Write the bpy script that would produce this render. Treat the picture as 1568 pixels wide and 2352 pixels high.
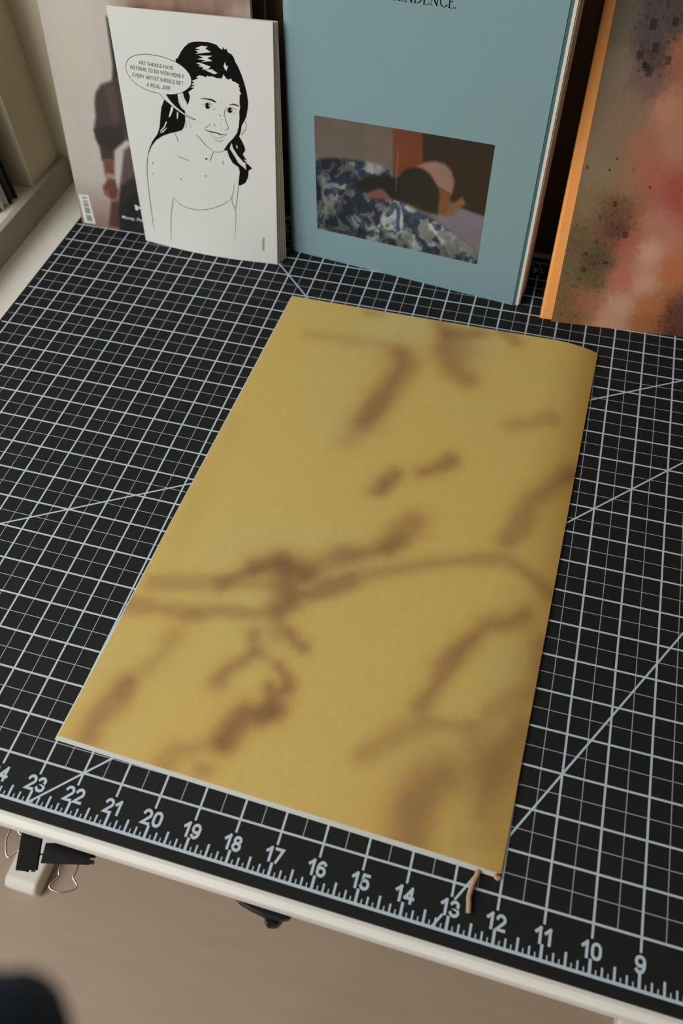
import bpy, bmesh, math, random
import numpy as np
from mathutils import Vector, Matrix
from mathutils.geometry import tessellate_polygon
random.seed(7)
rng = np.random.default_rng(7)
for o in list(bpy.data.objects): bpy.data.objects.remove(o, do_unlink=True)
sc = bpy.context.scene
COL = sc.collection
I = 0.0254                      # the cutting mat is ruled in inches: everything below is in inches
def W(p): return Vector(((p[0] + 17) * I, p[1] * I, p[2] * I))

# ------------------------------------------------------------------ camera
cd = bpy.data.cameras.new('camera'); cam = bpy.data.objects.new('camera', cd); COL.objects.link(cam)
R = Matrix(((0.962246, -0.208586, 0.174854), (0.271295, 0.786789, -0.554403), (-0.021933, 0.580909, 0.813673)))
cam.matrix_world = Matrix.Translation(W((-14.055, -3.881, 18.892))) @ R.to_4x4()
cd.sensor_fit = 'VERTICAL'; cd.sensor_height = 36; cd.sensor_width = 24
cd.lens = 1811.65 / 2352 * 36; cd.clip_start = 0.01
cd.dof.use_dof = True; cd.dof.focus_distance = 22.5 * I; cd.dof.aperture_fstop = 7.2
sc.camera = cam
# ------------------------------------------------------------------ light
wd = bpy.data.worlds.new('room_light'); sc.world = wd; wd.use_nodes = True
wd.node_tree.nodes['Background'].inputs[0].default_value = (1.0, 0.95, 0.88, 1)
wd.node_tree.nodes['Background'].inputs[1].default_value = 0.22
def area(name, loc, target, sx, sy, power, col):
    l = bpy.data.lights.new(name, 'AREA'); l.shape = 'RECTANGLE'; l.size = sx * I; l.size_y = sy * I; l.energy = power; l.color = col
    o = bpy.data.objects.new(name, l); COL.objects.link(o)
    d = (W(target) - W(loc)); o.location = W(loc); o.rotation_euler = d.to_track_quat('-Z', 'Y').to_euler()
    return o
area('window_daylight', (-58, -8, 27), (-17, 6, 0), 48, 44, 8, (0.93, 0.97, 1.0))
area('added_front_left_fill', (-70, -50, 46), (-17, 4, -5), 56, 56, 44, (1.0, 0.985, 0.95))  # added area light, no known source: brightens the floor and desktop from front left
sc.view_settings.view_transform = 'Standard'; sc.view_settings.look = 'None'; sc.view_settings.gamma = 1
sc.view_settings.use_curve_mapping = False; sc.view_settings.exposure = -0.18

# generated
Q_ZINE = [[-29.127, 19.671, 0.0], [-23.612, 19.515, 0.0], [-29.08, 20.788, 7.957], [-23.395, 20.641, 8.054]]
Q_BLUE = [[-23.49, 20.48, 0.0], [-14.66, 19.358, 0.0], [-23.317, 21.037, 8.206], [-14.689, 20.041, 9.629]]
Q_ORANGE = [[-13.215, 18.839, 0.0], [-8.741, 19.15, 0.0], [-13.504, 21.771, 9.065], [-10.176, 21.991, 9.028]]
Q_MAG = [[-32.068, 20.058, 0.0], [-29.289, 20.036, 0.0], [-31.995, 21.401, 7.622], [-29.312, 21.416, 7.821]]
Q_YELLOW = [[-22.989, 0.644, 0.1], [-12.052, 0.424, 0.05], [-22.439, 17.781, 0.1], [-11.498, 17.542, 0.05]]
ZINE_ART = [
(1,'p',[(0.3966, 0.8195), (0.3972, 0.8341), (0.4114, 0.8372), (0.4339, 0.8602), (0.46, 0.8801), (0.4897, 0.8961), (0.5266, 0.9043), (0.5623, 0.9066), (0.6065, 0.9078), (0.6411, 0.9044), (0.6626, 0.9007), (0.6788, 0.8903), (0.6959, 0.8863), (0.6993, 0.8967), (0.7091, 0.8871), (0.7205, 0.8917), (0.7258, 0.8792), (0.7471, 0.8742), (0.7614, 0.8636), (0.7687, 0.8486), (0.7867, 0.829), (0.8062, 0.7988), (0.8213, 0.7652), (0.8322, 0.7335), (0.8368, 0.7037), (0.8326, 0.6783), (0.821, 0.6464), (0.808, 0.6282), (0.7901, 0.6094), (0.782, 0.5855), (0.768, 0.5608), (0.7846, 0.5445), (0.7971, 0.5247), (0.7979, 0.5299), (0.8026, 0.506), (0.7846, 0.4897), (0.8103, 0.4645), (0.7883, 0.4678), (0.8148, 0.4507), (0.8443, 0.4339), (0.8194, 0.4224), (0.8132, 0.3927), (0.7941, 0.3668), (0.7584, 0.3502), (0.7441, 0.3506), (0.7531, 0.3867), (0.758, 0.4092), (0.7514, 0.4303), (0.7133, 0.4446), (0.6908, 0.4711), (0.6822, 0.495), (0.6569, 0.4934), (0.5899, 0.5181), (0.5055, 0.6001), (0.4476, 0.6533), (0.4431, 0.6601), (0.4368, 0.6724), (0.4255, 0.6885), (0.4196, 0.7078), (0.4605, 0.7276)],0),
(1,'p',[(0.3134, 0.6918), (0.3831, 0.7016), (0.3857, 0.6656), (0.3988, 0.6465), (0.4218, 0.6368), (0.4201, 0.6193), (0.4153, 0.5925), (0.4041, 0.5709), (0.3865, 0.5544), (0.3503, 0.5447), (0.2987, 0.5332), (0.2458, 0.5179), (0.1956, 0.495), (0.1586, 0.4667), (0.1375, 0.4428), (0.1299, 0.4325), (0.1425, 0.459), (0.1691, 0.4895), (0.2123, 0.5241), (0.2345, 0.5564), (0.2425, 0.581), (0.252, 0.6084), (0.265, 0.6387), (0.2883, 0.6679)],0),
(2,'p',[(0.4431, 0.6601), (0.4598, 0.6827), (0.4646, 0.6972), (0.4581, 0.7135), (0.4984, 0.7318), (0.473, 0.7327), (0.5071, 0.7421), (0.4817, 0.7429), (0.5021, 0.754), (0.4864, 0.757), (0.5036, 0.7631), (0.5324, 0.7712), (0.5168, 0.7742), (0.5387, 0.7825), (0.5613, 0.7814), (0.579, 0.7778), (0.5891, 0.7847), (0.6023, 0.7816), (0.6163, 0.7848), (0.6473, 0.7795), (0.6791, 0.7804), (0.6922, 0.7966), (0.7072, 0.7824), (0.7195, 0.7793), (0.738, 0.7846), (0.7438, 0.7757), (0.7593, 0.7741), (0.7863, 0.7653), (0.7802, 0.7568), (0.7911, 0.7535), (0.7846, 0.7463), (0.795, 0.7307), (0.7857, 0.7273), (0.7813, 0.6938), (0.7847, 0.6801), (0.7772, 0.6626), (0.7763, 0.637), (0.7684, 0.6018), (0.7541, 0.5743), (0.7282, 0.5514), (0.6974, 0.5307), (0.6708, 0.5072), (0.6569, 0.4934), (0.6335, 0.4853), (0.5879, 0.4811), (0.5882, 0.5058), (0.496, 0.5399), (0.4178, 0.5927), (0.4218, 0.6368)],0),
(2,'p',[(0.5272, 0.8805), (0.5689, 0.8922), (0.6085, 0.8909), (0.59, 0.8846), (0.6237, 0.8726), (0.5239, 0.8604), (0.5474, 0.8676), (0.5281, 0.8728), (0.5623, 0.8776)],0),
(2,'p',[(0.541, 0.8555), (0.6309, 0.8602), (0.5984, 0.8502), (0.6284, 0.8412), (0.5601, 0.8332), (0.5837, 0.8414), (0.5344, 0.842), (0.576, 0.85)],0),
(2,'p',[(0.5253, 0.8269), (0.5506, 0.8299), (0.6143, 0.8198), (0.5969, 0.808), (0.5604, 0.8054), (0.5705, 0.8128), (0.535, 0.817), (0.558, 0.8199)],0),
(2,'p',[(0.5783, 0.804), (0.6198, 0.8109), (0.6543, 0.7987), (0.6356, 0.7934), (0.6047, 0.7992)],0),
(2,'p',[(0.6958, 0.828), (0.7064, 0.8431), (0.7115, 0.8291), (0.724, 0.8299), (0.7117, 0.8107), (0.7013, 0.8179)],0),
(2,'p',[(0.3312, 0.644), (0.3507, 0.6571), (0.3411, 0.6332), (0.3185, 0.6051), (0.3055, 0.6011)],0),
(2,'p',[(0.3658, 0.6294), (0.3752, 0.6229), (0.3669, 0.6003), (0.3607, 0.5983)],0),
(2,'p',[(0.2815, 0.5798), (0.2918, 0.5822), (0.2719, 0.5581), (0.2373, 0.5354), (0.2329, 0.5381), (0.2647, 0.559)],0),
(2,'p',[(0.2813, 0.5559), (0.2845, 0.5546), (0.2543, 0.5339), (0.2281, 0.528), (0.2531, 0.5399)],0),
(2,'p',[(0.7001, 0.5054), (0.7138, 0.531), (0.7225, 0.5075), (0.7504, 0.4802), (0.7873, 0.4552), (0.8148, 0.4507), (0.7981, 0.4509), (0.8044, 0.4246), (0.7531, 0.4484), (0.7329, 0.4715)],0),
(2,'p',[(0.7436, 0.525), (0.7516, 0.5223), (0.7532, 0.5103), (0.7467, 0.5114)],0),
(2,'p',[(0.385, 0.699), (0.4146, 0.706), (0.425, 0.6857), (0.4325, 0.6749), (0.4376, 0.6639), (0.4268, 0.643), (0.4079, 0.6444), (0.3918, 0.6603)],0),
(2,'p',[(0.8078, 0.6267), (0.8161, 0.6145), (0.8122, 0.5939), (0.7866, 0.5683), (0.7805, 0.5795), (0.7873, 0.6034)],0),
(3,'l',[(0.3989, 0.6978), (0.4111, 0.6874), (0.4176, 0.6709)],3),
(3,'l',[(0.3914, 0.6831), (0.4015, 0.6611), (0.4179, 0.6466)],3),
(3,'l',[(0.8126, 0.6286), (0.8171, 0.6088), (0.807, 0.5876), (0.7817, 0.5664)],4),
(3,'l',[(0.803, 0.596), (0.782, 0.5694)],4),
(3,'p',[(0.5199, 0.6916), (0.5534, 0.697), (0.5861, 0.6981), (0.6136, 0.6961), (0.6336, 0.6892), (0.6261, 0.685), (0.6036, 0.6905), (0.576, 0.6926), (0.5481, 0.6924)],0),
(3,'p',[(0.7161, 0.6836), (0.7375, 0.6904), (0.758, 0.6892), (0.7804, 0.684), (0.7788, 0.681), (0.7552, 0.6839), (0.7347, 0.6851), (0.7181, 0.681)],0),
(3,'p',[(0.5909, 0.669), (0.5891, 0.6645), (0.5851, 0.6605), (0.5795, 0.6576), (0.5732, 0.6562), (0.5671, 0.6566), (0.5623, 0.6586), (0.5593, 0.6621), (0.5587, 0.6664), (0.5606, 0.6709), (0.5646, 0.6749), (0.5702, 0.6778), (0.5764, 0.6791), (0.5825, 0.6787), (0.5873, 0.6767), (0.5903, 0.6732)],0),
(4,'p',[(0.5873, 0.6701), (0.5858, 0.6682), (0.5827, 0.6672), (0.5798, 0.6677), (0.5788, 0.6694), (0.5803, 0.6713), (0.5834, 0.6723), (0.5863, 0.6718)],0),
(3,'p',[(0.7343, 0.6634), (0.7327, 0.6594), (0.7289, 0.6558), (0.7235, 0.6531), (0.7174, 0.6519), (0.7114, 0.6522), (0.7064, 0.654), (0.7033, 0.657), (0.7026, 0.6609), (0.7042, 0.6649), (0.708, 0.6685), (0.7134, 0.6711), (0.7195, 0.6724), (0.7255, 0.6721), (0.7304, 0.6703), (0.7335, 0.6673)],0),
(4,'p',[(0.7307, 0.6646), (0.7293, 0.6626), (0.7263, 0.6616), (0.7234, 0.6622), (0.7223, 0.6639), (0.7238, 0.6658), (0.7268, 0.6668), (0.7297, 0.6663)],0),
(3,'l',[(0.5423, 0.6694), (0.5595, 0.675), (0.579, 0.6807), (0.5974, 0.6788), (0.6077, 0.6689)],6),
(3,'l',[(0.5572, 0.6592), (0.5756, 0.6564), (0.5949, 0.6608)],3),
(3,'l',[(0.6951, 0.6603), (0.7054, 0.6696), (0.7265, 0.6732), (0.7493, 0.6703), (0.7615, 0.6628)],6),
(3,'l',[(0.7013, 0.6537), (0.729, 0.6517), (0.755, 0.658)],3),
(3,'l',[(0.6962, 0.6703), (0.6843, 0.6594), (0.6822, 0.6407), (0.686, 0.6209), (0.6956, 0.6015), (0.7002, 0.5917), (0.6937, 0.5838), (0.6743, 0.5798)],7),
(3,'l',[(0.6071, 0.6042), (0.6086, 0.5941), (0.6209, 0.5899)],6),
(3,'l',[(0.6514, 0.6065), (0.6512, 0.5933)],3),
(3,'l',[(0.6463, 0.5841), (0.6601, 0.5803)],3),
(3,'l',[(0.5865, 0.5996), (0.5605, 0.5842), (0.5399, 0.5742)],6),
(3,'l',[(0.5418, 0.5708), (0.5723, 0.566), (0.6008, 0.564), (0.6246, 0.5631), (0.6481, 0.5592), (0.6844, 0.5638)],14),
(3,'l',[(0.5695, 0.5628), (0.5844, 0.5492), (0.6078, 0.5437), (0.6339, 0.5416), (0.6615, 0.5515), (0.6866, 0.5625), (0.6968, 0.5694)],4),
(3,'l',[(0.5946, 0.5351), (0.6204, 0.5299), (0.6447, 0.5311), (0.6673, 0.54)],6),
(3,'l',[(0.4386, 0.6018), (0.452, 0.5675)],5),
(3,'l',[(0.4178, 0.5927), (0.42, 0.5648)],4),
(3,'l',[(0.4797, 0.5445), (0.5129, 0.5233), (0.5506, 0.4978)],7),
(3,'l',[(0.3292, 0.5374), (0.3437, 0.5235), (0.3489, 0.4995)],5),
(3,'p',[(0.6199, 0.6585), (0.6184, 0.6566), (0.6153, 0.6556), (0.6124, 0.6561), (0.6114, 0.6578), (0.6129, 0.6597), (0.616, 0.6607), (0.6189, 0.6602)],0),
(3,'p',[(0.666, 0.6656), (0.665, 0.6643), (0.6629, 0.6637), (0.661, 0.664), (0.6603, 0.6651), (0.6613, 0.6664), (0.6633, 0.6671), (0.6653, 0.6667)],0),
(3,'p',[(0.6711, 0.6894), (0.6701, 0.6881), (0.6681, 0.6874), (0.6662, 0.6878), (0.6655, 0.6889), (0.6664, 0.6902), (0.6685, 0.6908), (0.6704, 0.6905)],0),
(3,'p',[(0.656, 0.6372), (0.6546, 0.6352), (0.6515, 0.6342), (0.6485, 0.6347), (0.6475, 0.6365), (0.649, 0.6384), (0.6521, 0.6394), (0.655, 0.6389)],0),
(3,'p',[(0.6767, 0.6374), (0.6757, 0.6361), (0.6736, 0.6354), (0.6717, 0.6358), (0.671, 0.637), (0.672, 0.6382), (0.674, 0.6389), (0.676, 0.6386)],0),
(3,'p',[(0.6636, 0.622), (0.6625, 0.6204), (0.66, 0.6197), (0.6578, 0.6201), (0.657, 0.6214), (0.6581, 0.6229), (0.6605, 0.6237), (0.6628, 0.6233)],0),
(3,'p',[(0.6269, 0.6405), (0.6263, 0.6397), (0.6249, 0.6392), (0.6236, 0.6394), (0.6231, 0.6402), (0.6238, 0.6411), (0.6252, 0.6415), (0.6265, 0.6413)],0),
(3,'p',[(0.5969, 0.6237), (0.5961, 0.6226), (0.5943, 0.622), (0.5927, 0.6223), (0.5922, 0.6233), (0.593, 0.6244), (0.5947, 0.6249), (0.5964, 0.6247)],0),
(3,'p',[(0.6384, 0.6571), (0.6377, 0.6563), (0.6364, 0.6558), (0.6351, 0.6561), (0.6346, 0.6568), (0.6353, 0.6577), (0.6366, 0.6581), (0.6379, 0.6579)],0),
(3,'p',[(0.7197, 0.6295), (0.7189, 0.6284), (0.7172, 0.6278), (0.7156, 0.6281), (0.715, 0.6291), (0.7158, 0.6302), (0.7175, 0.6307), (0.7191, 0.6305)],0),
(3,'p',[(0.6976, 0.6576), (0.6966, 0.6564), (0.6946, 0.6557), (0.6926, 0.656), (0.6919, 0.6572), (0.6929, 0.6585), (0.6949, 0.6591), (0.6969, 0.6588)],0),
(3,'p',[(0.5029, 0.6019), (0.5022, 0.601), (0.5008, 0.6006), (0.4995, 0.6008), (0.4991, 0.6016), (0.4998, 0.6025), (0.5012, 0.6029), (0.5025, 0.6027)],0),
(3,'l',[(0.1612, 0.4724), (0.1427, 0.4562), (0.1211, 0.4213), (0.1031, 0.3749), (0.0932, 0.3207), (0.0881, 0.2578), (0.0859, 0.1856), (0.0845, 0.1279), (0.0864, 0.0694)],7),
(3,'l',[(0.758, 0.4092), (0.7439, 0.3487), (0.7205, 0.2547), (0.7104, 0.2419)],6),
(3,'l',[(0.7148, 0.357), (0.7063, 0.3185), (0.6929, 0.2904), (0.6974, 0.26), (0.7104, 0.2419), (0.7162, 0.2111), (0.7016, 0.0918)],6),
(3,'l',[(0.271, 0.2535), (0.2516, 0.2037), (0.2332, 0.1448), (0.2131, 0.0332)],6),
(3,'l',[(0.3322, 0.4411), (0.3741, 0.4323), (0.4193, 0.4257)],6),
(3,'l',[(0.5879, 0.4811), (0.5709, 0.4599), (0.5592, 0.4372)],6),
(3,'l',[(0.6489, 0.4493), (0.6439, 0.4308)],6),
(3,'l',[(0.5512, 0.5007), (0.5827, 0.4841)],4),
(3,'l',[(0.5824, 0.4816), (0.6277, 0.4837), (0.6568, 0.4927)],5),
(3,'l',[(0.2694, 0.2454), (0.3277, 0.216), (0.4299, 0.2072), (0.5351, 0.2228), (0.6286, 0.2526), (0.6947, 0.2906)],6),
(3,'p',[(0.5418, 0.4471), (0.539, 0.4439), (0.5331, 0.4422), (0.5275, 0.4429), (0.5255, 0.4455), (0.5283, 0.4487), (0.5343, 0.4504), (0.5398, 0.4497)],0),
(3,'p',[(0.1544, 0.3918), (0.1524, 0.3897), (0.1483, 0.3885), (0.1446, 0.389), (0.1434, 0.3908), (0.1455, 0.3929), (0.1496, 0.394), (0.1533, 0.3936)],0),
(3,'p',[(0.1402, 0.3418), (0.1385, 0.3401), (0.1353, 0.3392), (0.1324, 0.3395), (0.1315, 0.3409), (0.1331, 0.3426), (0.1364, 0.3436), (0.1393, 0.3432)],0),
(3,'p',[(0.3436, 0.3382), (0.3418, 0.3363), (0.3383, 0.3353), (0.335, 0.3356), (0.3339, 0.3373), (0.3356, 0.3392), (0.3392, 0.3402), (0.3425, 0.3398)],0),
(3,'p',[(0.5231, 0.3701), (0.5212, 0.368), (0.5174, 0.3669), (0.5137, 0.3673), (0.5124, 0.3691), (0.5143, 0.3711), (0.5182, 0.3723), (0.5218, 0.3719)],0),
(5,'p',[(0.0637, 0.7768), (0.0697, 0.7924), (0.0856, 0.8085), (0.1119, 0.8215), (0.1434, 0.8301), (0.1836, 0.8359), (0.2227, 0.8385), (0.2738, 0.8382), (0.3238, 0.8342), (0.3669, 0.8276), (0.4095, 0.8185), (0.445, 0.8052), (0.4706, 0.7884), (0.4831, 0.7724), (0.4841, 0.7555), (0.4746, 0.7377), (0.4494, 0.7225), (0.4179, 0.7095), (0.3803, 0.6998), (0.3399, 0.6944), (0.3098, 0.6921), (0.3288, 0.6723), (0.3579, 0.6528), (0.4004, 0.6322), (0.4313, 0.6196), (0.4885, 0.6052), (0.4429, 0.6105), (0.4082, 0.6208), (0.3617, 0.6381), (0.3162, 0.6594), (0.2863, 0.6749), (0.2637, 0.6925), (0.2279, 0.695), (0.1892, 0.6999), (0.1513, 0.7079), (0.1176, 0.719), (0.0861, 0.7381), (0.0684, 0.758)],0),
(6,'l',[(0.0637, 0.7768), (0.0697, 0.7924), (0.0856, 0.8085), (0.1119, 0.8215), (0.1434, 0.8301), (0.1836, 0.8359), (0.2227, 0.8385), (0.2738, 0.8382), (0.3238, 0.8342), (0.3669, 0.8276), (0.4095, 0.8185), (0.445, 0.8052), (0.4706, 0.7884), (0.4831, 0.7724), (0.4841, 0.7555), (0.4746, 0.7377), (0.4494, 0.7225), (0.4179, 0.7095), (0.3803, 0.6998), (0.3399, 0.6944), (0.3098, 0.6921), (0.3288, 0.6723), (0.3579, 0.6528), (0.4004, 0.6322), (0.4313, 0.6196), (0.4885, 0.6052), (0.4429, 0.6105), (0.4082, 0.6208), (0.3617, 0.6381), (0.3162, 0.6594), (0.2863, 0.6749), (0.2637, 0.6925), (0.2279, 0.695), (0.1892, 0.6999), (0.1513, 0.7079), (0.1176, 0.719), (0.0861, 0.7381), (0.0684, 0.758), (0.0637, 0.7768)],9),
]
ZINE_TEXT = [('ART SHOULD HAVE', (0.1545, 0.7978), (0.374, 0.7915), (0.1576, 0.8127)), ('NOTHING TO DO WITH MONEY', (0.093, 0.7756), (0.4384, 0.7632), (0.0967, 0.7918)), ('EVERY ARTIST SHOULD GET', (0.1001, 0.7468), (0.427, 0.7361), (0.1038, 0.7632)), ('A REAL JOB!', (0.1863, 0.7154), (0.3374, 0.7111), (0.1896, 0.7315))]
ZINE_MARK = [(0.8979, 0.1224), (0.914, 0.1244), (0.911, 0.0624), (0.8947, 0.0604)]
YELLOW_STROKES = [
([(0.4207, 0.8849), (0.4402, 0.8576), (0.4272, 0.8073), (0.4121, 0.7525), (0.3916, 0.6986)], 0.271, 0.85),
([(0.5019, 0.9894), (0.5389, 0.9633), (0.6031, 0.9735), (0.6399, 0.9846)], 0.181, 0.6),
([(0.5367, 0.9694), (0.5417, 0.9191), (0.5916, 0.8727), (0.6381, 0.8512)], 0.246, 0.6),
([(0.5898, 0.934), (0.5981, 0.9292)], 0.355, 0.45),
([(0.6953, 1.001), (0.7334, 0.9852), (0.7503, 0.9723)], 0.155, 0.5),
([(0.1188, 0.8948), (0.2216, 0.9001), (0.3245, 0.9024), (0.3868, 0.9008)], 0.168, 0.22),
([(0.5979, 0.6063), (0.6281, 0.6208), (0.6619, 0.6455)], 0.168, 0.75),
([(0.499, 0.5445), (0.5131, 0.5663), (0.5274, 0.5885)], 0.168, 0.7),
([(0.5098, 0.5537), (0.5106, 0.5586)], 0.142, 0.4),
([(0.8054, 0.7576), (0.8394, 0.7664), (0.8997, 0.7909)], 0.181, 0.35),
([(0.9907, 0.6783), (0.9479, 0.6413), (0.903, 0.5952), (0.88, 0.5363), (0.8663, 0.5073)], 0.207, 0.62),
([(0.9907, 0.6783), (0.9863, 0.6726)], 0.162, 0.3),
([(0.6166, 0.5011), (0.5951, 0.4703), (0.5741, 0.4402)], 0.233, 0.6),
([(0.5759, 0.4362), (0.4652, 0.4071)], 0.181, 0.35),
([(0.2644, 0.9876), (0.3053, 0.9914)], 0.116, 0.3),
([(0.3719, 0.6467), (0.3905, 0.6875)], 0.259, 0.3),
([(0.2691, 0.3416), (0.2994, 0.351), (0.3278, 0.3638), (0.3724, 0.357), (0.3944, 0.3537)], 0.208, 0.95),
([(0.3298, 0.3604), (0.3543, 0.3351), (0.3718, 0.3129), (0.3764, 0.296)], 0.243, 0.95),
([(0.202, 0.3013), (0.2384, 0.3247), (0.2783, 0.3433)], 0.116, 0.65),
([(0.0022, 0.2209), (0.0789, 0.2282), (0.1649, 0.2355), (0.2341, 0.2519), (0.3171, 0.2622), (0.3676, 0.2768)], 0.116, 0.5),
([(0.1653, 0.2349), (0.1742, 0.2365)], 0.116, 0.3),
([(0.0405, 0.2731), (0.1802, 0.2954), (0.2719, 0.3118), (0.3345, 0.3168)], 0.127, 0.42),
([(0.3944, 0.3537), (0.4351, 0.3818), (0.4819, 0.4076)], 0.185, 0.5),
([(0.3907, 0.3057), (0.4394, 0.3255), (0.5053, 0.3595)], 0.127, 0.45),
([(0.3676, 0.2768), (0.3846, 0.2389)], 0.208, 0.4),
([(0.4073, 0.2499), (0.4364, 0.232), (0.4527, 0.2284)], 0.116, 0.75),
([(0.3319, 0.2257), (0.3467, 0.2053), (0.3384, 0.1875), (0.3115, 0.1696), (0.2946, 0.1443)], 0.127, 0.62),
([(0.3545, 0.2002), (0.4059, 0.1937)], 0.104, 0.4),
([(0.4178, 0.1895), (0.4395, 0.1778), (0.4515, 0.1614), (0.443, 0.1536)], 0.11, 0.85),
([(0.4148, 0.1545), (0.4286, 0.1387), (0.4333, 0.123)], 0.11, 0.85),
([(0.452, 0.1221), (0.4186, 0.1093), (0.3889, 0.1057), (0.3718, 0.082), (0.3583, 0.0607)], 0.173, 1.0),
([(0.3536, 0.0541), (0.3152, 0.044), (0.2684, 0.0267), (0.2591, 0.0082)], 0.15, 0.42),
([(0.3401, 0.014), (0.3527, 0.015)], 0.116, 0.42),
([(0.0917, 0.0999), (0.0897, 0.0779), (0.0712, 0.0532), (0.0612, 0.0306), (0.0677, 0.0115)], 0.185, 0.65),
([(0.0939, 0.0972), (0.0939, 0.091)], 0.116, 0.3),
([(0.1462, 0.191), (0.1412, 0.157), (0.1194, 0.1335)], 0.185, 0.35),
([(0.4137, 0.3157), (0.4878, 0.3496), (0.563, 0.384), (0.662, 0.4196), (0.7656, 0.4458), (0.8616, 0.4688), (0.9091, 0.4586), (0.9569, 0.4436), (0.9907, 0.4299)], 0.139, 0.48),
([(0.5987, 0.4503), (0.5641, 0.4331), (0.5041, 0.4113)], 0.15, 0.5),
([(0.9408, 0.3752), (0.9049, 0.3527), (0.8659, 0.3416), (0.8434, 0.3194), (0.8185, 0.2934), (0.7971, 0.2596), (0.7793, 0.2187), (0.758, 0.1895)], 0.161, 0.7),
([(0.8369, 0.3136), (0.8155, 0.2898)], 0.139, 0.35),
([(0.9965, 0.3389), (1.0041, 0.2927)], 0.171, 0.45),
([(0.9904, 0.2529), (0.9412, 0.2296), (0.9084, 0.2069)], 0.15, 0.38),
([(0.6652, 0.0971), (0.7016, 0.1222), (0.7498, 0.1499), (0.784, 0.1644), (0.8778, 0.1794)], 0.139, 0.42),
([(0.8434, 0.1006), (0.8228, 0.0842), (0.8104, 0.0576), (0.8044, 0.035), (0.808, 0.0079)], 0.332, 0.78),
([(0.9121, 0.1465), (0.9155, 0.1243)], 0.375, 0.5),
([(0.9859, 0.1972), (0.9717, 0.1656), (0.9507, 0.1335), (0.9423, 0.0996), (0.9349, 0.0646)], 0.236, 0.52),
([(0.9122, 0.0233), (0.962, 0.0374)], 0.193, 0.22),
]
INSET_QUAD = [(0.1396, 0.1415), (0.8325, 0.1369), (0.1311, 0.6304), (0.8337, 0.5844)]
INSET_PAINT = [('wood', (104, 56, 34), [[0.452, 1.004], [0.618, 1.007], [0.629, 0.723], [0.498, 0.586], [0.464, 0.666]]), ('dark', (44, 33, 25), [[0.614, 1.04], [1.019, 1.023], [1.048, 0.359], [0.876, 0.45], [0.633, 0.624]]), ('duvet', (95, 110, 130), [[-0.035, 0.627], [0.134, 0.685], [0.37, 0.699], [0.478, 0.645], [0.523, 0.41], [0.597, 0.378], [0.727, 0.31], [0.85, 0.226], [1.014, 0.086], [1.047, -0.062], [-0.055, -0.154]]), ('sheet', (112, 104, 116), [[0.698, 0.355], [0.792, 0.411], [0.875, 0.462], [1.007, 0.431], [1.014, 0.093], [0.84, 0.243]]), ('hip', (138, 108, 96), [[0.597, 0.727], [0.638, 0.774], [0.696, 0.801], [0.751, 0.792], [0.787, 0.753], [0.813, 0.674], [0.812, 0.598], [0.802, 0.557], [0.726, 0.593], [0.678, 0.674]]), ('leg', (116, 72, 42), [[0.73, 0.6], [0.802, 0.56], [0.79, 0.373], [0.728, 0.371]]), ('foot', (122, 86, 54), [[0.809, 0.469], [0.866, 0.561], [0.888, 0.505], [0.828, 0.393], [0.794, 0.374]]), ('top', (34, 32, 25), [[0.497, 0.612], [0.53, 0.684], [0.58, 0.72], [0.632, 0.724], [0.677, 0.686], [0.722, 0.598], [0.74, 0.539], [0.737, 0.367], [0.661, 0.371], [0.56, 0.407], [0.468, 0.42], [0.43, 0.489]]), ('hair', (30, 26, 22), [[0.251, 0.444], [0.268, 0.523], [0.327, 0.578], [0.408, 0.611], [0.497, 0.612], [0.521, 0.462], [0.469, 0.413], [0.412, 0.484], [0.321, 0.431]]), ('face', (112, 74, 66), [[0.316, 0.416], [0.348, 0.459], [0.393, 0.494], [0.423, 0.46], [0.473, 0.415], [0.395, 0.399], [0.321, 0.387]])]
BLUE_TEXT = [(0.3104, 1.0356), (0.6429, 0.9873), (0.616, 1.0124)]
ORANGE_POINTS = [(0.081, 0.958, 105, 95, 80), (0.338, 0.943, 72, 60, 60), (0.498, 0.969, 68, 55, 50), (0.385, 0.865, 66, 48, 45), (0.123, 0.835, 120, 105, 85), (0.59, 0.871, 150, 85, 60), (0.391, 0.795, 108, 80, 70), (0.3, 0.708, 125, 100, 75), (0.565, 0.729, 175, 115, 85), (0.177, 0.615, 120, 100, 75), (0.42, 0.611, 150, 95, 70), (0.682, 0.633, 165, 110, 85), (0.157, 0.521, 125, 105, 80), (0.372, 0.503, 140, 100, 70), (0.526, 0.536, 165, 85, 65), (0.782, 0.492, 155, 65, 55), (0.103, 0.422, 120, 95, 65), (0.31, 0.417, 95, 65, 40), (0.376, 0.348, 82, 48, 34), (0.633, 0.374, 170, 105, 85), (0.096, 0.29, 95, 75, 45), (0.255, 0.237, 72, 58, 35), (0.461, 0.307, 165, 85, 65), (0.637, 0.286, 190, 145, 120), (0.037, 0.195, 100, 80, 50), (0.248, 0.175, 88, 70, 40), (0.478, 0.187, 175, 95, 75), (0.647, 0.18, 185, 140, 110), (0.823, 0.235, 175, 95, 60), (0.05, 0.083, 105, 80, 45), (0.248, 0.094, 150, 90, 55), (0.482, 0.091, 185, 140, 110), (0.741, 0.106, 165, 95, 55), (0.913, 0.083, 90, 50, 35), (0.442, 0.023, 185, 135, 105), (0.706, 0.022, 150, 85, 45), (0.938, 0.011, 75, 40, 30), (0.136, 0.038, 120, 80, 45)]
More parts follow.
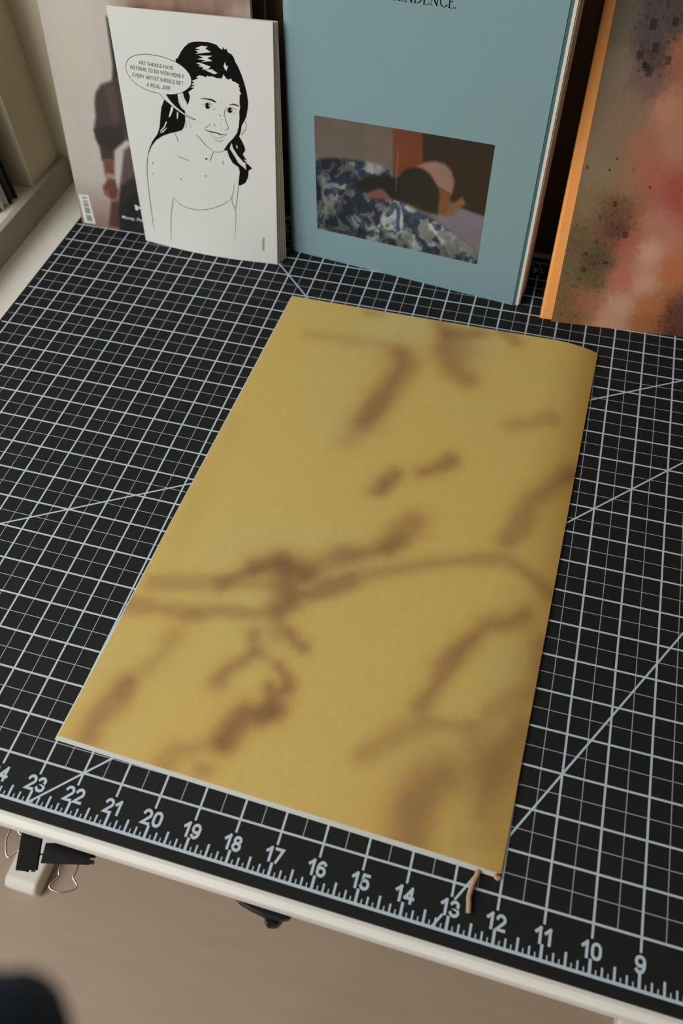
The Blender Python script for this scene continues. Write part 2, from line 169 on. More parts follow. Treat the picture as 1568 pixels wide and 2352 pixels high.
ORANGE_DARK = [(0.227, 0.302, 0.04285714285714286), (0.165, 0.259, 0.07142857142857142), (0.326, 0.238, 0.07142857142857142), (0.169, 0.202, 0.08571428571428572), (0.31, 0.431, 0.08571428571428572), (0.432, 0.336, 0.1), (0.218, 0.537, 0.05714285714285714), (0.399, 0.544, 0.04285714285714286), (0.038, 0.538, 0.05714285714285714), (0.258, 0.572, 0.05714285714285714), (0.551, 0.496, 0.04285714285714286), (0.366, 0.354, 0.04285714285714286), (0.374, 0.824, 0.12857142857142856), (0.51, 0.86, 0.1), (0.34, 0.835, 0.1), (0.279, 0.868, 0.11428571428571428), (0.389, 0.888, 0.12857142857142856), (0.505, 0.958, 0.11428571428571428), (0.335, 0.948, 0.12857142857142856), (0.33, 0.841, 0.08571428571428572)]
MAG_PAINT = [('hairstrip', (22, 18, 16), [(0.928, 0.941), (0.964, 0.941), (1.025, 0.714), (0.867, 0.697), (0.91, 0.76)]), ('sleeve', (52, 40, 34), [(0.552, 0.602), (0.597, 0.645), (0.694, 0.68), (0.855, 0.697), (0.967, 0.72), (1.176, 0.73), (1.104, 0.439), (0.943, 0.449), (0.901, 0.479), (0.812, 0.445), (0.735, 0.423), (0.694, 0.35), (0.505, 0.343), (0.508, 0.404), (0.466, 0.442), (0.473, 0.485), (0.532, 0.54)]), ('fold', (72, 52, 46), [(0.739, 0.67), (0.883, 0.682), (0.888, 0.546), (0.782, 0.506), (0.748, 0.58)]), ('fold', (30, 24, 22), [(0.47, 0.481), (0.638, 0.501), (0.899, 0.509), (0.932, 0.453), (0.72, 0.397), (0.519, 0.41)]), ('forearm', (104, 62, 46), [(0.521, 0.348), (0.696, 0.354), (0.661, 0.279), (0.513, 0.277)]), ('cuff', (140, 128, 114), [(0.502, 0.281), (0.654, 0.279), (0.656, 0.258), (0.508, 0.256)]), ('hand', (100, 58, 44), [(0.441, 0.211), (0.549, 0.258), (0.656, 0.258), (0.677, 0.2), (0.625, 0.154), (0.545, 0.155), (0.456, 0.177)]), ('knuckle', (140, 95, 80), [(0.466, 0.195), (0.51, 0.201), (0.518, 0.18), (0.478, 0.169)]), ('leg', (86, 70, 64), [(0.872, 0.402), (1.057, 0.447), (1.102, 0.281), (0.726, 0.24)]), ('jeans', (44, 34, 36), [(0.723, 0.236), (0.974, 0.286), (1.174, 0.294), (1.081, -0.046), (0.582, -0.028), (0.634, 0.133)]), ('stripe', (84, 50, 44), [(0.533, 0.145), (0.651, 0.151), (0.609, 0.01), (0.423, 0.009)]), ('panel', (26, 30, 32), [(0.641, 0.133), (0.936, 0.211), (1.195, 0.202), (1.151, -0.042), (0.582, -0.028)])]
MAG_LABEL = [(0.0334, 0.0089), (0.2157, 0.0107), (0.029, 0.1591), (0.1865, 0.1588)]
MAG_TEXT = [(0.6588, 0.0653), (0.9696, 0.0635), (0.6743, 0.0817), (0.8962, 0.1193), (1.0233, 0.119), (0.896, 0.1454)]
MAG_RIGHT = [2.827, 0.98]; MAG_W=2.779

# ------------------------------------------------------------------ helpers
def lin(c):
    r = []
    for x in c[:3]:
        x = x / 255
        r.append(x / 12.92 if x <= .04045 else ((x + .055) / 1.055) ** 2.4)
    return tuple(r) + (1,)
def material(name, rgb, rough=.6, var=.12, scale=60, bump=0.0, bscale=900, metal=0, spec=.3, stretch=None):
    m = bpy.data.materials.new(name); m.use_nodes = True; nt = m.node_tree; b = nt.nodes['Principled BSDF']
    b.inputs['Roughness'].default_value = rough; b.inputs['Metallic'].default_value = metal
    b.inputs['Specular IOR Level'].default_value = spec
    tc = nt.nodes.new('ShaderNodeTexCoord'); n = nt.nodes.new('ShaderNodeTexNoise')
    n.inputs['Scale'].default_value = scale; n.inputs['Detail'].default_value = 5
    src = tc.outputs['Object']
    if stretch:
        mp = nt.nodes.new('ShaderNodeMapping'); mp.inputs['Scale'].default_value = stretch
        nt.links.new(src, mp.inputs[0]); src = mp.outputs[0]
    nt.links.new(src, n.inputs['Vector'])
    rp = nt.nodes.new('ShaderNodeMix'); rp.data_type = 'RGBA'
    c = lin(rgb)
    rp.inputs[6].default_value = tuple(x * (1 - var) for x in c[:3]) + (1,)
    rp.inputs[7].default_value = tuple(min(1, x * (1 + var)) for x in c[:3]) + (1,)
    nt.links.new(n.outputs[0], rp.inputs[0]); nt.links.new(rp.outputs[2], b.inputs['Base Color'])
    if bump:
        n2 = nt.nodes.new('ShaderNodeTexNoise'); n2.inputs['Scale'].default_value = bscale; n2.inputs['Detail'].default_value = 3
        nt.links.new(src, n2.inputs['Vector'])
        bp = nt.nodes.new('ShaderNodeBump'); bp.inputs['Strength'].default_value = bump; bp.inputs['Distance'].default_value = .0004
        nt.links.new(n2.outputs[0], bp.inputs['Height']); nt.links.new(bp.outputs[0], b.inputs['Normal'])
    return m
def print_material(name, rough=.55, grain=.10, spec=.3, gscale=1500):
    m = bpy.data.materials.new(name); m.use_nodes = True; nt = m.node_tree; b = nt.nodes['Principled BSDF']
    b.inputs['Roughness'].default_value = rough; b.inputs['Specular IOR Level'].default_value = spec
    at = nt.nodes.new('ShaderNodeAttribute'); at.attribute_name = 'print'
    tc = nt.nodes.new('ShaderNodeTexCoord'); n = nt.nodes.new('ShaderNodeTexNoise'); n.inputs['Scale'].default_value = gscale; n.inputs['Detail'].default_value = 3
    nt.links.new(tc.outputs['Object'], n.inputs['Vector'])
    mr = nt.nodes.new('ShaderNodeMapRange'); mr.inputs['To Min'].default_value = 1 - grain; mr.inputs['To Max'].default_value = 1 + grain
    nt.links.new(n.outputs[0], mr.inputs[0])
    vm = nt.nodes.new('ShaderNodeVectorMath'); vm.operation = 'SCALE'
    nt.links.new(at.outputs['Color'], vm.inputs[0]); nt.links.new(mr.outputs[0], vm.inputs['Scale'])
    nt.links.new(vm.outputs[0], b.inputs['Base Color'])
    return m
LOC = {}
def empty(name, base, label, cat, group=None):
    o = bpy.data.objects.new(name, None); COL.objects.link(o); o.location = W(base); o.empty_display_size = .02
    o['label'] = label; o['category'] = cat
    if group: o['group'] = group
    LOC[o.name] = W(base); return o
def mesh(name, verts, faces, mat, parent=None, smooth=False, label=None, cat=None, kind=None, base=None):
    me = bpy.data.meshes.new(name)
    if parent is not None: b = LOC[parent.name]
    else: b = W(base) if base is not None else Vector((0, 0, 0))
    me.from_pydata([tuple(W(v) - b) for v in verts], [], faces); me.update()
    o = bpy.data.objects.new(name, me); COL.objects.link(o)
    if parent is not None: o.parent = parent; LOC[o.name] = b
    else: o.location = b; LOC[o.name] = b
    me.materials.append(mat)
    if smooth: me.polygons.foreach_set('use_smooth', [True] * len(me.polygons))
    if label: o['label'] = label
    if cat: o['category'] = cat
    if kind: o['kind'] = kind
    return o
def fix_normals(o):
    bm = bmesh.new(); bm.from_mesh(o.data); bmesh.ops.recalc_face_normals(bm, faces=bm.faces); bm.to_mesh(o.data); bm.free(); return o
def bevel(o, w, seg=2):
    m = o.modifiers.new('bevel', 'BEVEL'); m.width = w * I; m.segments = seg; m.limit_method = 'ANGLE'; m.angle_limit = .6; return o
def box(x0, x1, y0, y1, z0, z1):
    v = [(x, y, z) for z in (z0, z1) for y in (y0, y1) for x in (x0, x1)]
    return v, [(0, 2, 3, 1), (4, 5, 7, 6), (0, 1, 5, 4), (2, 6, 7, 3), (0, 4, 6, 2), (1, 3, 7, 5)]
class Acc:                                   # collects quads and polygons of ONE part
    def __init__(s): s.v = []; s.f = []
    def add(s, v, f):
        n = len(s.v); s.v += list(v); s.f += [tuple(i + n for i in q) for q in f]; return s
    def quad(s, a, b, c, d): return s.add([a, b, c, d], [(0, 1, 2, 3)])
    def build(s, name, mat, parent=None, **k): return mesh(name, s.v, s.f, mat, parent, **k)
class Frame:                                 # a leaning sheet: corners bottom-left, bottom-right, top-left, top-right
    def __init__(s, q):
        s.q = [np.array(v) for v in q]
        e = s.q[1] - s.q[0]; u = s.q[2] - s.q[0]; n = np.cross(e, u); s.n = n / np.linalg.norm(n)   # front normal
        if s.n[1] > 0: s.n = -s.n
        s.w = np.linalg.norm(e); s.h = np.linalg.norm(u); s.bend = None
    def P(s, a, b, d=0.0):                   # d > 0: behind the front face
        A, B, C, D = s.q
        p = A * (1 - a) * (1 - b) + B * a * (1 - b) + C * (1 - a) * b + D * a * b - s.n * d
        if s.bend: p = p + s.n * s.bend(a, b)
        return p
def sheet(F, a0, a1, b0, b1, d0, d1, na=1, nb=1):      # a slab between depths d0 and d1
    v = []; f = []
    for d in (d0, d1):
        for j in range(nb + 1):
            for i in range(na + 1): v.append(tuple(F.P(a0 + (a1 - a0) * i / na, b0 + (b1 - b0) * j / nb, d)))
    n = (na + 1) * (nb + 1); w = na + 1
    for j in range(nb):
        for i in range(na):
            k = j * w + i; f.append((k, k + 1, k + 1 + w, k + w)); f.append((n + k, n + k + w, n + k + 1 + w, n + k + 1))
    for i in range(na):
        f.append((i, n + i, n + i + 1, i + 1)); k = nb * w + i; f.append((k, k + 1, n + k + 1, n + k))
    for j in range(nb):
        k = j * w; f.append((k, k + w, n + k + w, n + k)); k += na; f.append((k, n + k, n + k + w, k + w))
    return v, f
def painted(name, F, a0, a1, b0, b1, d, na, nb, paint, mat, parent, flat=False, **k):
    """A printed sheet: a fine grid of real vertices that carries the print as colours (linear)."""
    aa = np.linspace(a0, a1, na + 1); bb = np.linspace(b0, b1, nb + 1)
    A, B = np.meshgrid(aa, bb)
    V = [tuple(F.P(x, y, d)) for x, y in zip(A.ravel(), B.ravel())]
    w = na + 1
    f = [(j * w + i, j * w + i + 1, (j + 1) * w + i + 1, (j + 1) * w + i) for j in range(nb) for i in range(na)]
    o = mesh(name, V, f, mat, parent, smooth=True, **k)
    if flat:
        ca = (A[:-1, :-1] + A[1:, 1:]) / 2; cb = (B[:-1, :-1] + B[1:, 1:]) / 2
        rgb = np.repeat(paint(ca, cb).reshape(-1, 3), 4, axis=0); dom = 'CORNER'
    else: rgb = paint(A, B).reshape(-1, 3); dom = 'POINT'
    at = o.data.color_attributes.new('print', 'FLOAT_COLOR', dom)
    at.data.foreach_set('color', np.concatenate([np.clip(rgb, 0, 1), np.ones((len(rgb), 1))], 1).astype(np.float32).ravel())
    return o
def vlin(c): 
    c = np.asarray(c, float) / 255
    return np.where(c <= .04045, c / 12.92, ((c + .055) / 1.055) ** 2.4)
def vnoise(x, y, seed=0):                    # smooth value noise
    g = np.random.default_rng(seed).random((64, 64))
    xi = np.floor(x).astype(int); yi = np.floor(y).astype(int); fx = x - xi; fy = y - yi
    fx = fx * fx * (3 - 2 * fx); fy = fy * fy * (3 - 2 * fy)
    a = g[yi % 64, xi % 64]; b = g[yi % 64, (xi + 1) % 64]; c = g[(yi + 1) % 64, xi % 64]; d = g[(yi + 1) % 64, (xi + 1) % 64]
    return (a * (1 - fx) + b * fx) * (1 - fy) + (c * (1 - fx) + d * fx) * fy
def fbm(x, y, seed=0, o=4):
    r = 0; s = .5
    for k in range(o): r = r + s * vnoise(x * 2 ** k + 7 * k, y * 2 ** k + 3 * k, seed + k); s *= .5
    return r / (1 - .5 ** o)
def inside(x, y, poly, soft):                # soft coverage of a polygon (x, y and soft in inches)
    ins = np.zeros_like(x, bool); dist = np.full_like(x, 1e9); n = len(poly)
    for i in range(n):
        (x0, y0), (x1, y1) = poly[i], poly[(i + 1) % n]
        c = ((y0 > y) != (y1 > y)) & (x < (x1 - x0) * (y - y0) / (y1 - y0 + 1e-12) + x0); ins ^= c
        L = (x1 - x0) ** 2 + (y1 - y0) ** 2 + 1e-12
        t = np.clip(((x - x0) * (x1 - x0) + (y - y0) * (y1 - y0)) / L, 0, 1)
        dist = np.minimum(dist, np.hypot(x - x0 - t * (x1 - x0), y - y0 - t * (y1 - y0)))
    sd = np.where(ins, dist, -dist)
    return np.clip(sd / soft * .5 + .5, 0, 1)
def text_shape(body, bold=0.0):
    c = bpy.data.curves.new('t', 'FONT'); c.body = body; c.offset = bold; c.resolution_u = 4
    o = bpy.data.objects.new('t', c); COL.objects.link(o)
    dg = bpy.context.evaluated_depsgraph_get(); ev = o.evaluated_get(dg); me = ev.to_mesh()
    v = [(p.co.x, p.co.y) for p in me.vertices]; f = [tuple(p.vertices) for p in me.polygons]
    ev.to_mesh_clear(); bpy.data.objects.remove(o, do_unlink=True); bpy.data.curves.remove(c)
    return v, f
def arcp(cx, cy, rx, ry, a0, a1, n=9):
    return [(cx + rx * math.cos(math.radians(a0 + (a1 - a0) * k / n)), cy + ry * math.sin(math.radians(a0 + (a1 - a0) * k / n))) for k in range(n + 1)]
_six = [arcp(.5, .3, .5, .3, 0, 360, 16), arcp(.56, .52, .56, .48, 48, 180) + [(0, .3)]]
GLYPH = {                                    # sans capitals and digits as centre lines in a unit box: (width, strokes)
 '0': (.5, [arcp(.5, .68, .5, .32, 0, 180) + arcp(.5, .32, .5, .32, 180, 360) + [(1, .68)]]), '1': (.34, [[(0, .72), (.8, 1.0)], [(.8, 1), (.8, 0)]]),
 '2': (.5, [arcp(.5, .71, .5, .29, 165, -35) + [(0, 0), (1, 0)]]), '3': (.5, [arcp(.46, .76, .46, .24, 160, -90) + arcp(.48, .26, .52, .26, 90, -160)]),
 '4': (.54, [[(.74, 0), (.74, 1)], [(.70, .95), (0, .3)], [(0, .3), (1, .3)]]), '5': (.5, [[(.92, 1), (.18, 1), (.06, .5)] + arcp(.48, .32, .52, .32, 130, -150)]),
 '6': (.5, _six), '7': (.5, [[(0, 1), (1, 1), (.35, 0)]]), '8': (.5, [arcp(.5, .76, .43, .24, 0, 360, 14), arcp(.5, .27, .5, .27, 0, 360, 14)]),
 '9': (.5, [[(1 - x, 1 - y) for x, y in s] for s in _six]),
 'A': (.5, [[(0, 0), (.5, 1), (1, 0)], [(.2, .3), (.8, .3)]]), 'B': (.46, [[(0, 0), (0, 1), (.5, 1)] + arcp(.5, .77, .42, .23, 90, -90) + [(0, .54)], [(.5, .54)] + arcp(.5, .27, .5, .27, 90, -90) + [(0, 0)]]),
 'D': (.46, [[(0, 0), (0, 1), (.4, 1)] + arcp(.4, .65, .6, .35, 90, 0, 5) + arcp(.4, .35, .6, .35, 0, -90, 5) + [(0, 0)]]), 'E': (.38, [[(1, 1), (0, 1), (0, 0), (1, 0)], [(0, .53), (.85, .53)]]),
 'G': (.46, [arcp(.5, .68, .5, .32, 15, 180) + arcp(.5, .32, .5, .32, 180, 360) + [(1, .48), (.55, .48)]]), 'H': (.46, [[(0, 0), (0, 1)], [(1, 0), (1, 1)], [(0, .52), (1, .52)]]), 'I': (.02, [[(0, 0), (0, 1)]]),
 'J': (.34, [[(1, 1), (1, .3)] + arcp(.5, .3, .5, .3, 0, -160)]), 'L': (.36, [[(0, 1), (0, 0), (1, 0)]]), 'M': (.6, [[(0, 0), (0, 1), (.5, .35), (1, 1), (1, 0)]]), 'N': (.48, [[(0, 0), (0, 1), (1, 0), (1, 1)]]),
 'O': (.48, [arcp(.5, .68, .5, .32, 0, 180) + arcp(.5, .32, .5, .32, 180, 360) + [(1, .68)]]), 'R': (.46, [[(0, 0), (0, 1), (.5, 1)] + arcp(.5, .74, .5, .26, 90, -90) + [(0, .48)], [(.5, .48), (1, 0)]]),
 'S': (.44, [arcp(.5, .75, .48, .25, 20, 250) + arcp(.5, .26, .5, .26, 70, -160)]), 'T': (.44, [[(0, 1), (1, 1)], [(.5, 1), (.5, 0)]]), 'U': (.46, [[(0, 1), (0, .32)] + arcp(.5, .32, .5, .32, 180, 360) + [(1, 1)]]),
 'V': (.5, [[(0, 1), (.5, 0), (1, 1)]]), 'W': (.74, [[(0, 1), (.25, 0), (.5, .9), (.75, 0), (1, 1)]]), 'Y': (.5, [[(0, 1), (.5, .45), (1, 1)], [(.5, .45), (.5, 0)]]), '!': (.02, [[(0, 1), (0, .3)], [(0, .05), (0, 0)]]), ' ': (.16, [])}
def stroke_text(body, sw=.15, gap=.13):
    """Flat sans lettering, cap height 1; returns vertices (x, y, layer) and faces. Each stroke is one mitred ribbon."""
    V = []; F_ = []; x = sw / 2; lay = 0
    for chx in body:
        w, strokes = GLYPH[chx]
        for st in strokes:
            P = [np.array((x + a * w, sw / 2 + b * (1 - sw))) for a, b in st]
            P = [P[0]] + [q for p, q in zip(P[:-1], P[1:]) if np.linalg.norm(q - p) > 1e-4]
            closed = np.linalg.norm(P[0] - P[-1]) < 1e-3
            if closed: P = P[:-1]
            m = len(P); D = [(P[(k + 1) % m] - P[k]) for k in range(m)]; D = [d / (np.linalg.norm(d) + 1e-9) for d in D]
            if not closed: P[0] = P[0] - D[0] * sw * .5; P[-1] = P[-1] + D[m - 2] * sw * .5
            k0 = len(V)
            for k in range(m):
                a = D[k - 1] if (k or closed) else D[0]; b = D[k] if (k < m - 1 or closed) else D[m - 2]
                na = np.array([-a[1], a[0]]); nb = np.array([-b[1], b[0]]); mt = na + nb; mt = mt / (np.linalg.norm(mt) + 1e-9)
                L = min(sw / 2 / max(mt @ na, .3), sw * 1.1)
                V += [tuple(P[k] + mt * L) + (lay,), tuple(P[k] - mt * L) + (lay,)]
            for k in range(m if closed else m - 1):
                q = (k + 1) % m; F_.append((k0 + 2 * k, k0 + 2 * k + 1, k0 + 2 * q + 1, k0 + 2 * q))
            lay += 1
        x += w + sw + (gap if chx != ' ' else 0)
    return V, F_
def tube(path, r, n=8, closed=False):
    path = [np.array(p, float) for p in path]; v = []; f = []; up = np.array([.13, .31, .94]); m = len(path)
    for i, p in enumerate(path):
        a = path[i - 1] if (i or closed) else path[0]; b = path[(i + 1) % m] if (i < m - 1 or closed) else path[-1]
        t = b - a; t = t / np.linalg.norm(t); x = np.cross(t, up); x /= np.linalg.norm(x); y = np.cross(t, x)
        for k in range(n):
            th = 2 * math.pi * k / n; v.append(tuple(p + r * (math.cos(th) * x + math.sin(th) * y)))
    for i in range(m if closed else m - 1):
        for k in range(n):
            i2 = (i + 1) % m; f.append((i * n + k, i * n + (k + 1) % n, i2 * n + (k + 1) % n, i2 * n + k))
    if not closed: f.append(tuple(range(n))[::-1]); f.append(tuple((m - 1) * n + k for k in range(n)))
    return v, f
def smooth_path(pts, k=6):
    P = [np.array(p, float) for p in pts]; out = []
    for i in range(len(P) - 1):
        p0 = P[max(i - 1, 0)]; p1 = P[i]; p2 = P[i + 1]; p3 = P[min(i + 2, len(P) - 1)]
        for j in range(k):
            t = j / k; out.append(.5 * (2 * p1 + (p2 - p0) * t + (2 * p0 - 5 * p1 + 4 * p2 - p3) * t * t + (3 * p1 - p0 - 3 * p2 + p3) * t ** 3))
    out.append(P[-1]); return out
def extrude(profile, axis_fn):               # closed 2-D profile -> prism; axis_fn(u, v, end) gives the point
    n = len(profile); v = [axis_fn(a, b, 0) for a, b in profile] + [axis_fn(a, b, 1) for a, b in profile]
    f = [tuple(range(n))[::-1], tuple(range(n, 2 * n))] + [(i, (i + 1) % n, n + (i + 1) % n, n + i) for i in range(n)]
    return v, f

# ------------------------------------------------------------------ materials
M_WHITE = material('white_lacquer', (230, 226, 217), .45, .02, 20)
M_SILL = material('painted_sill', (205, 199, 186), .5, .03, 20)
M_CREAM = material('cream_wall_paint', (214, 203, 176), .85, .04, 14, .25, 300)
M_BROWN = material('brown_panel', (104, 76, 52), .6, .15, 8, 0, stretch=(1, 1, 14))
M_FLOOR = material('beige_wood_floor', (172, 152, 132), .55, .07, 3.0, .1, 200, stretch=(3, 26, 1))
M_MAT = material('black_vinyl_mat', (30, 31, 30), .7, .16, 500, .25, 2500, spec=.15)
M_LINE = material('mat_print', (182, 197, 208), .6, .06, 300)
M_LINE2 = material('mat_fine_print', (150, 158, 168), .6, .06, 300)
M_PAPER = material('white_paper', (206, 206, 200), .75, .03, 500, .1, 900)
M_CREAMPAPER = material('cream_page_edges', (200, 184, 160), .8, .1, 1200, stretch=(1, 1, .01))
M_PAGES = material('page_edges', (214, 206, 196), .8, .06, 900)
M_INK = material('black_ink', (13, 12, 12), .8, .05, 300, spec=.1)
M_TEAL = material('grey_teal_cover_paper', (121, 149, 154), .75, .07, 700, .3, 1200)
M_TEALDARK = material('teal_cover_edge', (62, 106, 112), .7, .08, 300)
M_ORANGE = material('orange_spine_paper', (238, 160, 86), .7, .08, 260, .2, 900)
M_BLACK = material('black_enamel', (9, 9, 10), .4, .1, 80, spec=.35)
M_WIRE = material('nickel_wire', (190, 178, 168), .22, .05, 50, metal=1)
M_CORD = material('beige_cord', (178, 146, 118), .8, .12, 1500, .4, 3000)
M_NAVY = material('navy_fabric', (40, 58, 82), .9, .2, 200, .5, 1500)
M_GREYBOARD = material('charcoal_cloth', (66, 67, 66), .75, .1, 400, .2, 1200)
M_TEALBOOK = material('dark_teal_cloth', (52, 84, 92), .7, .1, 400)
M_BROWNEDGE = material('yellow_cover_reverse', (150, 112, 70), .7, .1, 300)

# ------------------------------------------------------------------ setting
FZ = -29.2
v, f = box(-90, 60, -60, 40, FZ - 1, FZ)
mesh('floor', v, f, M_FLOOR, kind='structure')
v, f = box(-60, 40, 22.95, 24.5, FZ, 60); mesh('wall_back', v, f, M_CREAM, kind='structure')
v, f = box(-30.9, 40, 22.75, 22.945, -.12, 34); mesh('trim_3', v, f, M_BROWN, kind='structure')
# window wall on the left: solid pier past the niche, wall below the sill
v, f = box(-60, -34.3, 20.75, 24, 0, 60); mesh('wall_left', v, f, M_CREAM, kind='structure')
v, f = box(-60, -41, -2, 20.75, FZ, 0.55); mesh('wall_under_window', v, f, M_CREAM, kind='structure')
v, f = box(-60, -34.02, -2, 20.74, 0.55, 0.85); o = mesh('trim_1', v, f, M_SILL, kind='structure'); bevel(o, .04)
v, f = box(-34.28, -33.95, -1, 22.94, -0.13, 0.98); o = mesh('trim_2', v, f, material('shade_darkened_rail_paint', (160, 153, 137), .55, .03, 20), kind='structure'); bevel(o, .05)  # rail colour darkened: shade on its right-hand face is put into the paint

v, f = box(27, 28, -60, 24, FZ, 60); mesh('added_wall_right', v, f, M_BROWN, kind='structure')  # unseen wall added to hold back ambient light from the right

# ------------------------------------------------------------------ desk
DT = -0.125
desk = empty('desk', (-17, 10, FZ), 'white desk with a rounded front edge under the black cutting mat', 'desk')
prof = [(-1.52, DT - .2), (-1.5, DT - .09), (-1.44, DT - .025), (-1.36, DT), (22.9, DT), (22.9, DT - .75), (-1.36, DT - .75), (-1.46, DT - .72), (-1.52, DT - .64)]
v, f = extrude(prof, lambda y, z, e: (-36.2 if e == 0 else 24, y, z))
fix_normals(mesh('desktop', v, f, M_WHITE, desk, smooth=False))
for xc in (-34.45, -1.4):
    A = Acc(); A.add(*box(xc - 1.0, xc + 1.0, 8.5, 12.0, FZ + 1.2, DT - .75)); A.build('leg', M_WHITE, desk)
    yf = -1.0 if xc < -10 else 1.4
    pr = [(yf, FZ + .0), (yf - .02, FZ + .9), (yf + .35, FZ + 1.25), (20, FZ + 1.25), (20, FZ)]
    v, f = extrude(pr, lambda y, z, e: (xc - .98 if e == 0 else xc + .98, y, z))
    bevel(fix_normals(mesh('foot', v, f, M_WHITE, desk)), .2, 3)

# ------------------------------------------------------------------ cutting mat
def rounded_rect(x0, x1, y0, y1, r, n=6):
    o = []
    for cx, cy, t0 in ((x1 - r, y1 - r, 0), (x0 + r, y1 - r, 90), (x0 + r, y0 + r, 180), (x1 - r, y0 + r, 270)):
        for k in range(n + 1):
            t = math.radians(t0 + 90 * k / n); o.append((cx + r * math.cos(t), cy + r * math.sin(t)))
    return o
cmat = empty('cutting_mat', (-17, 10, 0), 'black cutting mat with white inch grid, rulers and diagonals covering the desk', 'cutting mat')
v, f = extrude(rounded_rect(-32.36, .9, -1.27, 22.3, .25), lambda x, y, e: (x, y, DT if e == 0 else 0))
fix_normals(mesh('mat_sheet', v, f, M_MAT, cmat))
ZP = .004
def strip(acc, p, q, w, z=ZP):
    p = np.array(p, float); q = np.array(q, float); d = q - p; d /= np.linalg.norm(d); n = np.array([-d[1], d[0]]) * w / 2
    acc.quad(*[(a[0], a[1], z) for a in (p - n, q - n, q + n, p + n)])
maj = Acc(); mnr = Acc(); dia = Acc(); tick = Acc()
for u in range(0, 33): strip(maj, (-u, -.3), (-u, 21.3), .052)
for v_ in range(0, 22): strip(maj, (-32.27, v_), (0.3, v_), .052, ZP + .0006)
for u in range(0, 32): strip(mnr, (-u - .5, 0), (-u - .5, 21), .022, ZP - .0008)
for v_ in range(0, 21): strip(mnr, (-32.27, v_ + .5), (0, v_ + .5), .022, ZP - .0012)
strip(dia, (-23, -1), (-1, 21), .05, ZP + .0012)
s3 = math.sqrt(3)
strip(dia, (-12.93, -.34), (-(11 - 18 / s3), 21), .05, ZP + .0016); strip(dia, (-13.31, -1), (-13.13, -.69), .05, ZP + .0016)
strip(dia, (-32.27, 7 - 6.27 / s3), (-3, 7 + 23 / s3), .05, ZP + .002)
strip(dia, (-25, 21), (-18, 14), .05, ZP + .0024)
for (yb, sg) in ((-1, 1), (22, -1)):
    tick = Acc(); strip(tick, (-32.3, yb), (.3, yb), .066)
    for k in range(0, 32 * 8 + 1):
        u = k / 8
        h, w = ((.31, .062) if k % 8 == 0 else (.30, .052) if k % 4 == 0 else (.21, .042) if k % 2 == 0 else (.13, .026))
        strip(tick, (-u, yb), (-u, yb + sg * h), w, ZP + .0005)
    tick.build('ruler_scale', M_LINE, cmat)
maj.build('inch_grid', M_LINE, cmat); mnr.build('half_inch_grid', M_LINE2, cmat); dia.build('diagonal_guides', M_LINE, cmat)
NUM = {}
for u in range(0, 33):
    tv, tf = stroke_text(str(u), .19, .10)
    xs = [p[0] for p in tv]; ys = [p[1] for p in tv]; cx = (min(xs) + max(xs)) / 2; h = max(ys) - min(ys); y0 = min(ys); s = .36 / h
    V = [(-u + (x - cx) * s * .92, -.70 + (y - y0) * s, ZP + .001 + .0008 * l) for x, y, l in tv]
    mesh('numeral', V, tf, M_LINE, cmat)
    V = [(-u - (x - cx) * s * .92, 21.70 - (y - y0) * s, ZP + .001 + .0008 * l) for x, y, l in tv]
    mesh('numeral', V, tf, M_LINE, cmat)

